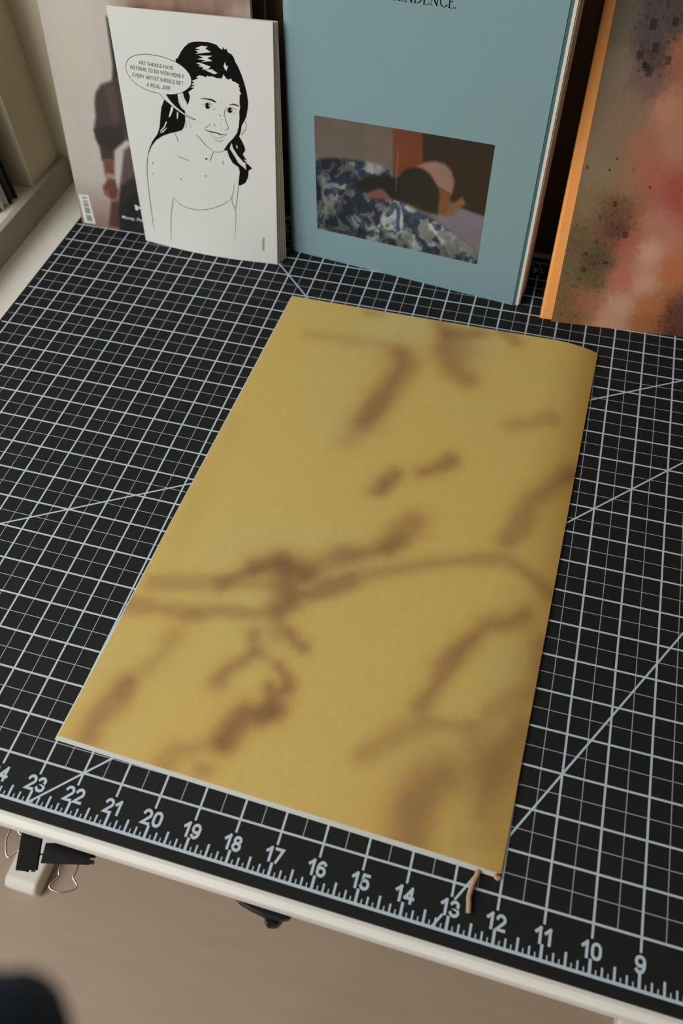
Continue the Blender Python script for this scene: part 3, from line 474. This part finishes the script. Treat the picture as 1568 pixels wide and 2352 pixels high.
# ------------------------------------------------------------------ yellow booklet lying on the mat
FY = Frame(Q_YELLOW); FY.n = np.array([0, 0, 1.0])
YW, YH = 10.94, 17.15
def ylift(a, b):                              # height of the cover over its flat corner plane
    top = .10 + .13 * b
    rise = np.clip(a / .86, 0, 1) ** 1.25
    fall = np.where(a > .87, 1 - ((a - .87) / .13) ** 2.1, 1.0)
    z = .012 + top * rise * fall
    z = z + .05 * np.exp(-((b - .42) / .12) ** 2) * np.exp(-(a / .05) ** 2) + .03 * np.exp(-((b - .60) / .05) ** 2) * np.exp(-(a / .04) ** 2)
    return z
FY.bend = lambda a, b: float(ylift(np.float64(a), np.float64(b)))
yb = empty('yellow_booklet', (-17, 9, 0), 'large yellow booklet with blurred brown plant shadows on its cover, lying on the mat', 'booklet')
def paint_yellow(A, B):
    x = A * YW; y = B * YH
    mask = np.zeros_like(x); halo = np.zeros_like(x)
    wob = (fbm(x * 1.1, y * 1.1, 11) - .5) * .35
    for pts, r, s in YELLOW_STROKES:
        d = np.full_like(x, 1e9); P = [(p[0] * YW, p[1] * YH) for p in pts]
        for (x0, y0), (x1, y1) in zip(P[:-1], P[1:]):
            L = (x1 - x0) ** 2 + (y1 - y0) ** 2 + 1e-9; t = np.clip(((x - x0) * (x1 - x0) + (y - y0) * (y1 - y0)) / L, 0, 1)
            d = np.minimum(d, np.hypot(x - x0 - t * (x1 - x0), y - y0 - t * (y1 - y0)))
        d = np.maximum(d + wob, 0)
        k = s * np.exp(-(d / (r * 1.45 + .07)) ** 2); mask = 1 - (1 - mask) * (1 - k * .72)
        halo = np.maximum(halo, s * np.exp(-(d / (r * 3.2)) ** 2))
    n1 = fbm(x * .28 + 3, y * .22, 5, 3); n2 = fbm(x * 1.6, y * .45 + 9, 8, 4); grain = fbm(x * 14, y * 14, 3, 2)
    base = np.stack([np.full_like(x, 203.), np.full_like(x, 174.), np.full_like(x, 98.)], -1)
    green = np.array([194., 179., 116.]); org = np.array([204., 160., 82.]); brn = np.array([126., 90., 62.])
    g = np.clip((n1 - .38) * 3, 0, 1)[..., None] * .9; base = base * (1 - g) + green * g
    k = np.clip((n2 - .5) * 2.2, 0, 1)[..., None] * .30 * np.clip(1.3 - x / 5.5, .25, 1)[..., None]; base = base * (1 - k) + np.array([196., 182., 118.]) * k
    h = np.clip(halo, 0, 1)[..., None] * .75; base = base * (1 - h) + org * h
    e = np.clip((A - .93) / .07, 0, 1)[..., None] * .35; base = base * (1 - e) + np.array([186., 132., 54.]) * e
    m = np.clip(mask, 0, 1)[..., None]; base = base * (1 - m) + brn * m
    base = base * (1 + (grain[..., None] - .5) * .05)
    return vlin(base)
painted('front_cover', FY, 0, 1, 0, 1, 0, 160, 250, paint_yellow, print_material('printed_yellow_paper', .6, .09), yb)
fb = FY.bend
FY.bend = None
def ysheet(name, a0, a1, b0, b1, z0, z1, mat, lift=True):      # one leaf of the booklet
    V = []; F_ = []; na, nb = 36, 24
    for k, zz in enumerate((z0, z1)):
        for j in range(nb + 1):
            for i in range(na + 1):
                a = a0 + (a1 - a0) * i / na; b = b0 + (b1 - b0) * j / nb; p = FY.P(a, b); lf = fb(min(max(a, 0), 1), min(max(b, 0), 1))
                flat = np.array([p[0], p[1], 0.0]); base = .012
                zt = p[2] + lf
                V.append((flat[0], flat[1], base + (zt - base) * zz - (.004 if zz > .9 else 0)))
    n = (na + 1) * (nb + 1); w = na + 1
    for j in range(nb):
        for i in range(na):
            k = j * w + i; F_.append((k, k + w, k + w + 1, k + 1)); F_.append((n + k, n + k + 1, n + k + w + 1, n + k + w))
    for i in range(na):
        F_.append((i, i + 1, n + i + 1, n + i)); k = nb * w + i; F_.append((k, n + k, n + k + 1, k + 1))
    for j in range(nb):
        k = j * w; F_.append((k, n + k, n + k + w, k + w)); k += na; F_.append((k, k + w, n + k + w, n + k))
    return fix_normals(mesh(name, V, F_, mat, yb, smooth=False))
ysheet('back_cover', -.006, .996, -.0052, 1.0, 0.0, .18, M_PAPER)
for k in range(6):
    z0 = .2 + k * .125
    ysheet('page', -.0056 + .0009 * k, .992, -.0048 + .0008 * k, .999, z0, z0 + .105, M_PAPER)
cp = smooth_path([(-12.535, .36, .055), (-12.57, .22, .06), (-12.61, .08, .06), (-12.645, -.2, .06), (-12.62, -.36, .06), (-12.6, -.53, .055)], 6)
v, f = tube(cp, .058, 10); mesh('binding_cord', v, f, M_CORD, yb, smooth=True, label='beige cord end hanging out of the booklet')
v, f = tube(smooth_path([(-12.17, .37, .05), (-12.14, .33, .06), (-12.10, .32, .06), (-12.07, .36, .055)], 5), .05, 10); mesh('cord_knot', v, f, M_CORD, yb, smooth=True)

# ------------------------------------------------------------------ white zine
FZN = Frame(Q_ZINE)
FZN.bend = lambda a, b: .24 * math.sin(math.pi * min(max(a, 0), 1)) * max(0.0, 1 - b / .42) ** 2
zn = empty('zine', (-26.3, 19.7, 0), 'small white zine with a black line drawing and speech bubble, leaning on the magazine', 'zine')
v, f = sheet(FZN, 0, 1, 0, 1, 0, .012, 20, 16); zcov = mesh('front_cover', v, f, M_PAPER, zn, smooth=False)
ZBR = np.array([-23.40, 19.9, 0.0])
for k, t in enumerate((.25, .5, .75, 1.0)):
    q = [np.array(p) for p in Q_ZINE]; off = np.array([0, .05, 0]) * t
    sh = (ZBR - q[1]) * t
    Fk = Frame([q[0] + off, q[1] + sh, q[2] + off, q[3] + np.array([.10, .16, -.02]) * t]); Fk.bend = FZN.bend if t < .4 else None
    v, f = sheet(Fk, 0.0, 1.0, .0, .997, .02, .035, 8, 8); mesh('page' if t < 1 else 'back_cover', v, f, M_PAPER if t == 1 else M_PAGES, zn)
def layer(F, l): return -.002 - .0016 * l
def add_poly(acc, F, pts, d):
    P3 = [Vector((p[0] * F.w, p[1] * F.h, 0)) for p in pts]; tri = tessellate_polygon([P3])
    acc.add([tuple(F.P(a, b, d)) for a, b in pts], [tuple(t) for t in tri])
def add_line(acc, F, pts, w, d, taper=True):
    S = smooth_path([(a * F.w, b * F.h) for a, b in pts], 5); n = len(S); L = []; Rr = []
    for i, p in enumerate(S):
        t = S[min(i + 1, n - 1)] - S[max(i - 1, 0)]; t = t / (np.linalg.norm(t) + 1e-9); nn = np.array([-t[1], t[0]])
        k = w / 2 * (min(1, .35 + 3 * min(i, n - 1 - i) / n) if taper else 1)
        L.append(p + nn * k); Rr.append(p - nn * k)
    vv = [tuple(F.P(p[0] / F.w, p[1] / F.h, d)) for q in zip(L, Rr) for p in q]
    acc.add(vv, [(2 * i, 2 * i + 1, 2 * i + 3, 2 * i + 2) for i in range(n - 1)])
ink = Acc(); pap = Acc(); bub = Acc(); bout = Acc()
for l, k, pts, w in ZINE_ART:
    if k == 'p':
        add_poly(pap if l in (2, 4) else bub if l == 5 else ink, FZN, pts, layer(FZN, l))
    elif l == 6: add_line(bout, FZN, pts, w / 8.7 / 64, layer(FZN, l), False)
    else: add_line(ink, FZN, pts, w / 5.8 / 62, layer(FZN, l))
ink.build('drawing_ink', M_INK, zcov); pap.build('drawing_highlights', M_PAPER, zcov); bub.build('speech_bubble', M_PAPER, zcov); bout.build('bubble_outline', M_INK, zcov)
tx = Acc()
for body, p, q, r in ZINE_TEXT:
    tv, tf = stroke_text(body, .12, .17); xs = [a[0] for a in tv]; ys = [a[1] for a in tv]; x0, x1 = min(xs), max(xs); hh = max(ys)
    p = np.array(p); q = np.array(q); r = np.array(r)
    tx.add([tuple(FZN.P(*(p + (q - p) * (x - x0) / (x1 - x0) + (r - p) * y / hh), layer(FZN, 7) - .0003 * (l % 5))) for x, y, l in tv], tf)
tx.build('bubble_text', M_INK, zcov)
mk = Acc(); add_poly(mk, FZN, ZINE_MARK, layer(FZN, 1)); mk.build('small_print', material('grey_ink', (150, 148, 144), .7), zcov)

# ------------------------------------------------------------------ magazine
FM = Frame(Q_MAG); MR = MAG_RIGHT[0]; MT = 11.3 / FM.h
mg = empty('magazine', (-28, 20.2, 0), 'glossy magazine with a dark-sleeved arm and barcode on its cover, behind the white zine', 'magazine')
def paint_mag(A, B):
    x = A * FM.w; y = B * FM.h
    n = fbm(x * .9, y * .5, 21); n2 = fbm(x * 3, y * 1.2, 23)
    c = np.stack([180 + 16 * (n - .5), 171 + 16 * (n - .5), 162 + 14 * (n2 - .5)], -1)
    lo = np.clip(1 - y / 1.9, 0, 1)[..., None]; c = c * (1 - lo) + np.array([128., 106., 94.]) * lo
    tr = (np.clip((x - 2.6) / 1.2, 0, 1) * np.clip((y - 6.2) / .9, 0, 1))[..., None]
    wood = np.stack([138 + 50 * (n2 - .5), 110 + 42 * (n2 - .5), 92 + 36 * (n2 - .5)], -1); c = c * (1 - tr) + wood * tr
    k = inside(x, y, [(6.3, 5.0), (9, 5.0), (9, 8.1), (6.3, 7.0)], .3)[..., None]; c = c * (1 - k) + np.array([186., 176., 166.]) * k
    for nm, rgb, pts in MAG_PAINT:
        m = inside(x, y, [(p[0] * FM.w, p[1] * FM.h) for p in pts], .07)[..., None]
        c = c * (1 - m) + (np.array(rgb, float) * (1 + .25 * (n2[..., None] - .5))) * m
    k = inside(x, y, [(3.4, -1), (9, -1), (9, 4.5), (3.4, 4.5)], .2)[..., None]; c = c * (1 - k) + np.array([60., 48., 44.]) * k
    return vlin(c)
v, f = sheet(FM, 0, MR, 0, MT, .012, .16); mesh('pages', v, f, M_PAGES, mg)
painted('front_cover', FM, 0, MR, 0, MT, 0, 220, 290, paint_mag, print_material('glossy_cover_print', .35, .05, .4), mg)
v, f = sheet(FM, 0, MR, 0, MT, .16, .175); mesh('back_cover', v, f, M_PAPER, mg)
def quadP(F, q, s, t, d):
    q = [np.array(x) for x in q]; p = q[0] * (1 - s) * (1 - t) + q[1] * s * (1 - t) + q[2] * (1 - s) * t + q[3] * s * t
    return tuple(F.P(p[0], p[1], d))
A_ = Acc(); A_.quad(*[quadP(FM, MAG_LABEL, s, t, -.004) for s, t in ((0, 0), (1, 0), (1, 1), (0, 1))]); lab = A_.build('barcode_label', M_PAPER, mg)
A_ = Acc(); y = .08
M_BAR = material('barcode_ink', (96, 98, 96), .6)
r_ = random.Random(3)
while y < .93:
    h = r_.choice((.012, .02, .03)); x0, x1 = .3, .78
    if not (.3 < y < .33 or .56 < y < .6 or .82 < y < .85): A_.quad(*[quadP(FM, MAG_LABEL, s, t, -.007) for s, t in ((x0, y), (x1, y), (x1, y + h), (x0, y + h))])
    y += h + r_.choice((.008, .014))
A_.build('barcode_bars', M_BAR, lab)
tA = Acc()
for body, i0 in (('Money, Power', 0), ('Ma', 3)):
    tv, tf = text_shape(body, .01 if i0 == 0 else .03); xs = [a for a, b in tv]; ys = [b for a, b in tv]; hh = .72
    p, q, r = [np.array(MAG_TEXT[i0 + k]) for k in range(3)]; wd_ = max(xs) - min(xs); L = (q - p) * (1.35 if i0 == 0 else 2)
    tA.add([tuple(FM.P(*(p + L * (x - min(xs)) / wd_ + (r - p) * y_ / hh), -.005)) for x, y_ in tv], tf)
tA.build('cover_text', M_PAPER, mg)

# ------------------------------------------------------------------ charcoal book behind the magazine
gq = [(-31.2, 21.99, 0), (-24.85, 21.85, 0), (-30.6, 22.40, 9), (-24.15, 22.26, 9)]
FG = Frame(gq); gb = empty('charcoal_book', (-28.5, 22.2, 0), 'tall charcoal book mostly hidden behind the magazine, its dark edge showing', 'book')
v, f = sheet(FG, 0, 1, 0, 1.35, 0, .07); bevel(mesh('front_board', v, f, M_GREYBOARD, gb), .02)
v, f = sheet(FG, .01, .99, .01, 1.33, .07, .33); mesh('pages', v, f, M_CREAMPAPER, gb)
v, f = sheet(FG, 0, 1, 0, 1.35, .33, .40); bevel(mesh('back_board', v, f, M_GREYBOARD, gb), .02)

# ------------------------------------------------------------------ blue-grey book
FB = Frame(Q_BLUE); BT = 12.2 / FB.h
bb = empty('blue_book', (-19, 20.2, 0), 'thick grey-blue softcover with a small bedroom photo on its front, standing behind the yellow booklet', 'book')
def bprof(off, w=1.0):                        # plan of the wrapped cover: front, rounded spine, side (a, depth)
    P = [(w, 0 + off)]
    P += [(.045 + .02 * (1 - k / 6), off) for k in range(1)]
    for k in range(0, 9):
        t = math.radians(90 + 90 * k / 8); P.append((.045 + (.045 - off / FB.w) * math.cos(t), .38 - (.38 - off) * math.sin(t)))
    P.append((off / FB.w, .97)); return P
outer = bprof(0); inner = bprof(.02)[::-1]
pr = outer + [(.03, .97)] + [(max(a, .004) + 0.0, d) for a, d in inner[1:]] if False else outer + inner
v, f = extrude(pr, lambda a, d, e: tuple(FB.P(a, 0 if e == 0 else BT, d)))
# side walls are built per edge; end caps as a ribbon of quads
n = len(outer); N = len(pr)
f = f[2:] + [(i, i + 1, N - 2 - i, N - 1 - i) for i in range(n - 1)] + [(N + i, N + N - 1 - i, N + N - 2 - i, N + i + 1) for i in range(n - 1)]
fix_normals(mesh('cover', v, f, M_TEAL, bb, smooth=False))
v, f = sheet(FB, .05, 1.010, 0.0, BT - .01, .024, .036); mesh('cover_flap', v, f, M_TEALDARK, bb)
for k in range(5):
    v, f = sheet(FB, .03, 1.022 + (.004 if k % 2 else 0), .002 + .002 * k, BT - .02, .042 + k * .052, .042 + k * .052 + .047); mesh('page_section', v, f, M_PAGES, bb)
v, f = sheet(FB, .03, 1.026, .022, BT - .02, .31, .90); mesh('page_block', v, f, M_CREAMPAPER, bb)
v, f = sheet(FB, .0, 1.016, .018, BT, .905, .93); mesh('back_cover', v, f, M_TEAL, bb)
class SubFrame:
    def __init__(s, F, q): s.F = F; s.q = [np.array(x) for x in q]; s.w = FB.w * .72; s.h = 3.9; s.bend = None
    def P(s, a, b, d=0.0):
        q = s.q; p = q[0] * (1 - a) * (1 - b) + q[1] * a * (1 - b) + q[2] * (1 - a) * b + q[3] * a * b
        return s.F.P(p[0], p[1], d)
FI = SubFrame(FB, INSET_QUAD)
def paint_inset(A, B):
    x = A * 6.5; y = B * 4.0
    n = fbm(x * 1.2, y * 1.2, 31); c = np.stack([98 + 20 * (n - .5), 87 + 18 * (n - .5), 77 + 16 * (n - .5)], -1)
    wx = x + 1.2 * (fbm(x * 1.4, y * 1.4, 41) - .5); wy = y + 1.2 * (fbm(x * 1.4 + 9, y * 1.4, 43) - .5)
    marb = fbm(wx * 4.2, wy * 3.6, 45, 5); t = np.clip((marb - .40) * 5.5, 0, 1)[..., None]; t2 = np.clip((fbm(wx * 1.7, wy * 1.7, 47) - .42) * 4, 0, 1)[..., None]
    duvet = np.array([56., 72., 94.]) * (1 - t) + np.array([164., 168., 164.]) * t
    duvet = duvet * (1 - .38 * (1 - t2)) * (.66 + .5 * np.clip(x / 4, 0, 1) * np.clip(1.3 - abs(y - 1.6) / 2, .3, 1))[..., None]
    for nm, rgb, pts in INSET_PAINT:
        m = inside(x, y, [(p[0] * 6.5, p[1] * 4.0) for p in pts], .06)[..., None]
        col = duvet if nm == 'duvet' else np.array(rgb, float) * (1 + .15 * (n[..., None] - .5))
        c = c * (1 - m) + col * m
    k = inside(x, y, [(3.16, 2.0), (3.19, 2.0), (3.17, 3.3), (3.15, 3.3)], .03)[..., None]; c = c * (1 - k * .5) + 150 * k * .5
    return vlin(c)
painted('cover_photo', FI, 0, 1, 0, 1, -.004, 220, 140, paint_inset, print_material('tipped_in_photo', .4, .06, .4), bb, label='small colour photograph of a bed with patterned duvet')
# serif lettering along the top of the cover
def serif_text(word):
    """Old-style capitals from strokes: returns quads in units of cap height."""
    q = []; x = 0.0; th, tn, sf = .13, .06, .05
    def bar(x0, y0, x1, y1, w):
        d = np.array([x1 - x0, y1 - y0]); d = d / np.linalg.norm(d); nn = np.array([-d[1], d[0]]) * w / 2
        p = np.array([x0, y0]); r = np.array([x1, y1]); q.append([p - nn, r - nn, r + nn, p + nn])
    def serif(xc, y, w=.34): bar(xc - w / 2, y, xc + w / 2, y, sf)
    def arc(cx, cy, rx, ry, t0, t1, w0=.05, w1=.13, n=14):
        pr_ = None
        for k in range(n + 1):
            t = math.radians(t0 + (t1 - t0) * k / n); w = w0 + (w1 - w0) * abs(math.cos(t))
            o_ = np.array([cx + (rx) * math.cos(t), cy + ry * math.sin(t)]); i_ = np.array([cx + (rx - w) * math.cos(t), cy + (ry - w) * math.sin(t)])
            if pr_ is not None: q.append([pr_[0], o_, i_, pr_[1]])
            pr_ = (o_, i_)
    for ch in word:
        if ch == 'E':
            bar(x + .16, 0, x + .16, 1, th); bar(x + .02, .025, x + .62, .03, sf); bar(x + .02, .975, x + .58, .975, sf); bar(x + .16, .52, x + .46, .52, sf); bar(x + .60, 0.0, x + .66, .2, .05); bar(x + .57, 1.0, x + .59, .82, .05); bar(x + .46, .42, x + .46, .62, .04); x += .74
        elif ch == 'N':
            bar(x + .16, 0, x + .16, 1, tn); bar(x + .12, .98, x + .84, .02, .14); bar(x + .84, 0, x + .84, 1, tn); serif(x + .16, .025, .3); serif(x + .1, .975, .24); serif(x + .84, .975, .3); x += 1.04
        elif ch == 'D':
            bar(x + .16, 0, x + .16, 1, th); serif(x + .14, .025, .26); serif(x + .14, .975, .26); arc(x + .34, .5, .56, .5, -90, 90); bar(x + .1, .025, x + .36, .025, sf); bar(x + .1, .975, x + .36, .975, sf); x += .98
        elif ch == 'C':
            arc(x + .52, .5, .48, .52, 48, 318); bar(x + .84, .72, x + .84, .96, .05); bar(x + .83, .12, x + .9, .25, .04); x += .94
        elif ch == 'S':
            arc(x + .3, .74, .24, .27, 20, 270); arc(x + .3, .26, .26, .28, 90, -160); x += .62
        elif ch == 'A':
            bar(x + .12, 0, x + .44, 1, tn); bar(x + .42, 1, x + .78, 0, .13); bar(x + .24, .36, x + .62, .36, sf); serif(x + .12, .025, .26); serif(x + .78, .025, .3); x += .92
        elif ch == 'R':
            bar(x + .16, 0, x + .16, 1, th); serif(x + .16, .025, .3); bar(x + .02, .975, x + .36, .975, sf); arc(x + .34, .74, .28, .26, -90, 90); bar(x + .34, .48, x + .8, .0, .12); x += .8
        elif ch == 'T':
            bar(x + .38, 0, x + .38, 1, th); serif(x + .38, .025, .3); bar(x + .04, .975, x + .72, .975, sf); x += .78
        elif ch == '.':
            arc(x + .12, .07, .075, .075, 0, 360, .074, .074); x += .2
    return q, x
qs, wd_ = serif_text('TRANSCENDENCE.')
p, q, r = [np.array(t) for t in BLUE_TEXT]; capb = .0345
xe = (q - p); tA = Acc(); start = q - xe / np.linalg.norm(xe * np.array([FB.w, FB.h])) * wd_ * capb * FB.h
xdir = xe / np.linalg.norm(xe * np.array([FB.w, FB.h])) * capb * FB.h; ydir = np.array([0, capb])
for qq in qs: tA.quad(*[tuple(FB.P(*(start + xdir * k[0] + ydir * k[1]), -.004)) for k in qq])
tA.build('title_lettering', M_INK, bb)

# ------------------------------------------------------------------ orange-spined book
FO = Frame(Q_ORANGE); OT = 11.6 / FO.h; OW = 8.4 / FO.w
ob = empty('orange_book', (-10, 19.3, 0), 'book with a bright orange spine and a blocky flesh-coloured picture cover, at the right edge', 'book')
prof = [(-.086, .06), (-.09, .09), (-.086, .5), (-.07, .56), (OW, .56), (OW, .03), (-.02, .03), (-.07, .035)]
v, f = extrude(prof, lambda a, d, e: tuple(FO.P(a, .006 if e == 0 else OT, d))); fix_normals(mesh('orange_body', v, f, M_ORANGE, ob))
def paint_orange(A, B):
    x = A * FO.w; y = B * FO.h; c = np.zeros(x.shape + (3,)); w = np.zeros(x.shape)
    cell = .11; jx = x + .22 * (vnoise(x / cell, y / cell, 61) - .5); jy = y + .22 * (vnoise(x / cell + 5, y / cell, 62) - .5)
    for a, b, r, g, bl in ORANGE_POINTS:
        k = 1 / ((jx - a * FO.w) ** 2 + (jy - b * FO.h) ** 2 + .08) ** 1.8; w += k; c += k[..., None] * np.array([r, g, bl], float)
    c = c / w[..., None]; gy = c.mean(-1, keepdims=True); c = gy + (c - gy) * .95 + 8
    qx = np.floor(x / .085); qy = np.floor(y / .085); h = np.random.default_rng(5).random((257, 263)); hv = h[qy.astype(int) % 257, qx.astype(int) % 263]
    lum = c.mean(-1); amp = np.clip((118 - lum) / 60, .06, 1)
    c = c * (1 + (hv[..., None] - .5) * .22 * amp[..., None]); c = np.where(((hv > .955) & (lum < 92))[..., None], c * .72, c)
    for a, b, r in ORANGE_DARK:
        m = (np.maximum(abs(x - a * FO.w), abs(y - b * FO.h)) < r)[..., None]; c = np.where(m, c * .62, c)
    return vlin(c)
v, f = sheet(FO, 0, OW, 0, OT, .004, .022); mesh('jacket_sheet', v, f, M_PAPER, ob)
painted('front_picture', FO, 0, OW, 0, OT, 0, 190, 270, paint_orange, print_material('mosaic_cover_print', .6, .06), ob, flat=True)

# ------------------------------------------------------------------ books on the window sill
def sill_book(name, y0, y1, x1, h, mat, label, tilt, pg=M_PAGES):
    q = [(x1 - 6.4, y0, .86), (x1, y0 + .02, .86), (x1 - 6.4 - tilt, y0, .86 + h), (x1 - tilt, y0 + .02, .86 + h)]
    F = Frame(q); e = empty(name, (x1 - 3, y0, .86), label, 'book', 'books on the window sill'); T = y1 - y0
    v, f = sheet(F, 0, 1, 0, 1, 0, .09); mesh('front_board', v, f, mat, e)
    v, f = sheet(F, .02, .985, .01, .99, .09, T - .09); mesh('pages', v, f, pg, e)
    v, f = sheet(F, 0, 1, 0, 1, T - .09, T); mesh('back_board', v, f, mat, e)
sill_book('book', 19.45, 19.95, -34.62, 8.0, M_BLACK, 'black book on the window sill, nearest the cream wall', .3, M_GREYBOARD)
sill_book('book', 18.72, 18.95, -34.80, 7.0, M_TEALBOOK, 'dark teal book at the left edge, front of the window sill row', .3, M_TEALBOOK)
sill_book('book', 18.99, 19.42, -34.70, 7.4, M_PAPER, 'pale book between the teal and black books on the window sill', .3)

# ------------------------------------------------------------------ binder clips under the front edge
def binder_clip(label, c, ax, back, L, hw, handles):
    """c: centre of the spine face; ax: long axis; back: direction from spine to jaws."""
    c = np.array(c, float); ax = np.array(ax, float); ax /= np.linalg.norm(ax); back = np.array(back, float); back -= ax * (back @ ax); back /= np.linalg.norm(back)
    s = np.cross(ax, back); D = hw * 1.45; t = .035
    e = empty('binder_clip', tuple(c), label, 'binder clip', 'binder clips hanging under the desk edge')
    prof = [(-hw, .03), (-hw + .03, 0), (hw - .03, 0), (hw, .03), (.06, D), (.1, D + .03), (.1, D + .09), (.05, D + .1), (.03, D + .03), (.03, D - .02), (hw - t * 1.6, t), (-hw + t * 1.6, t), (-.03, D - .02), (-.03, D + .03), (-.05, D + .1), (-.1, D + .09), (-.1, D + .03), (-.06, D)]
    v, f = extrude(prof, lambda a, b, en: tuple(c + s * a + back * b + ax * (L / 2 if en else -L / 2)))
    f = f[2:]
    n = 18; outer = [0, 1, 2, 3, 4, 5, 6, 7]; 
    ring_o = [7, 6, 5, 4, 3, 2, 1, 0, 17, 16, 15, 14]; ring_i = [8, 8, 9, 9, 10, 10, 11, 11, 12, 12, 13, 13]
    for k in (0, n):
        for i in range(11):
            qd = [ring_o[i] + k, ring_o[i + 1] + k, ring_i[i + 1] + k, ring_i[i] + k]; qd = list(dict.fromkeys(qd)); f.append(tuple(qd))
    fix_normals(mesh('body', v, f, M_BLACK, e))
    for sg, dirv in handles:
        dv = np.array(dirv, float); dv /= np.linalg.norm(dv); j = c + s * sg * .07 + back * (D + .04)
        w = L * .19
        pts = [j - ax * w * 1.0, j - ax * w * .95 + dv * .22, j - ax * w * .8 + dv * .34, j - ax * w * 1.45 + dv * .50, j - ax * w * 1.35 + dv * .60, j - ax * w * .6 + dv * .66, j + dv * .68, j + ax * w * .6 + dv * .66, j + ax * w * 1.35 + dv * .60, j + ax * w * 1.45 + dv * .50, j + ax * w * .8 + dv * .34, j + ax * w * .95 + dv * .22, j + ax * w * 1.0]
        v, f = tube(smooth_path(pts, 4), .022, 8); mesh('handle', v, f, M_WIRE, e, smooth=True)
binder_clip('black binder clip with its wire loop pointing left, under the desk front edge', (-22.93, -1.62, -1.05), (.30, -1.0, -.10), (-.10, -.10, -1), 1.25, .26, [(-1, (-1, -.15, -.05)), (1, (.9, .3, -.3))])
binder_clip('black binder clip lying crosswise with its wire loop pointing toward the floor edge', (-21.98, -1.62, -1.10), (1.0, .25, -.03), (.05, -.1, -1), 1.15, .24, [(-1, (.12, -1, -.1)), (1, (-.1, 1, -.1))])

# ------------------------------------------------------------------ black clamp under the desk edge
kb = empty('desk_clamp', (-17, -1.2, -1.2), 'black clamp knob poking out under the white desk front edge', 'clamp')
pr = [(-17.9, -1.0), (-17.78, -1.46), (-17.6, -1.56), (-17.3, -1.62), (-17.0, -1.66), (-16.6, -1.64), (-16.4, -1.56), (-16.25, -1.0)]
v, f = extrude(pr, lambda x, y, e: (x, y, -.88 if e == 0 else -1.25)); bevel(fix_normals(mesh('plate', v, f, M_BLACK, kb)), .05)
pr = [(-17.0, -1.2), (-16.98, -1.72), (-16.9, -1.80), (-16.68, -1.74), (-16.6, -1.6), (-16.55, -1.2)]
v, f = extrude(pr, lambda x, y, e: (x, y, -1.25 if e == 0 else -1.7)); bevel(fix_normals(mesh('knob', v, f, M_BLACK, kb)), .05)

# ------------------------------------------------------------------ garment hanging in front of the desk (only its end reaches into view)
ch = empty('hanging_garment', (-21.5, -10.8, FZ), 'dark blue fabric, strongly blurred, in the bottom left corner in front of the desk', 'fabric')
def capsule(path, radii, n=20):
    V = []; F_ = []; path = [np.array(p, float) for p in path]; up = np.array([0, 0, 1.0])
    for i, p in enumerate(path):
        tg = path[min(i + 1, len(path) - 1)] - path[max(i - 1, 0)]; tg /= np.linalg.norm(tg); x = np.cross(tg, up); x /= np.linalg.norm(x); y = np.cross(x, tg)
        for k in range(n):
            th = 2 * math.pi * k / n; rr = radii[i] * (1 + .06 * math.sin(3 * th + i)); V.append(tuple(p + rr * (math.cos(th) * x + 1.25 * math.sin(th) * y)))
    for i in range(len(path) - 1):
        for k in range(n): F_.append((i * n + k, i * n + (k + 1) % n, (i + 1) * n + (k + 1) % n, (i + 1) * n + k))
    F_.append(tuple(range(n))[::-1]); F_.append(tuple((len(path) - 1) * n + k for k in range(n))); return V, F_
v, f = capsule(smooth_path([(-21.5, -10.8, 14.2), (-19.4, -7.8, 14.3), (-17.2, -5.6, 14.4), (-16.1, -4.86, 14.4), (-15.62, -4.70, 14.4), (-15.36, -4.66, 14.4)], 4), [.6, .7, .75] + [.82] * 13 + [.79, .74, .65, .5, .27])
mesh('sleeve', v, f, M_NAVY, ch, smooth=True)
v, f = tube([(-21.5, -10.8, 14.3), (-21.5, -10.8, FZ + .6)], .4, 14); mesh('pole', v, f, M_BLACK, ch, smooth=True)
v, f = tube([(-21.5, -10.8, FZ + .62), (-21.5, -10.8, FZ)], 4.2, 32); mesh('base', v, f, M_BLACK, ch)
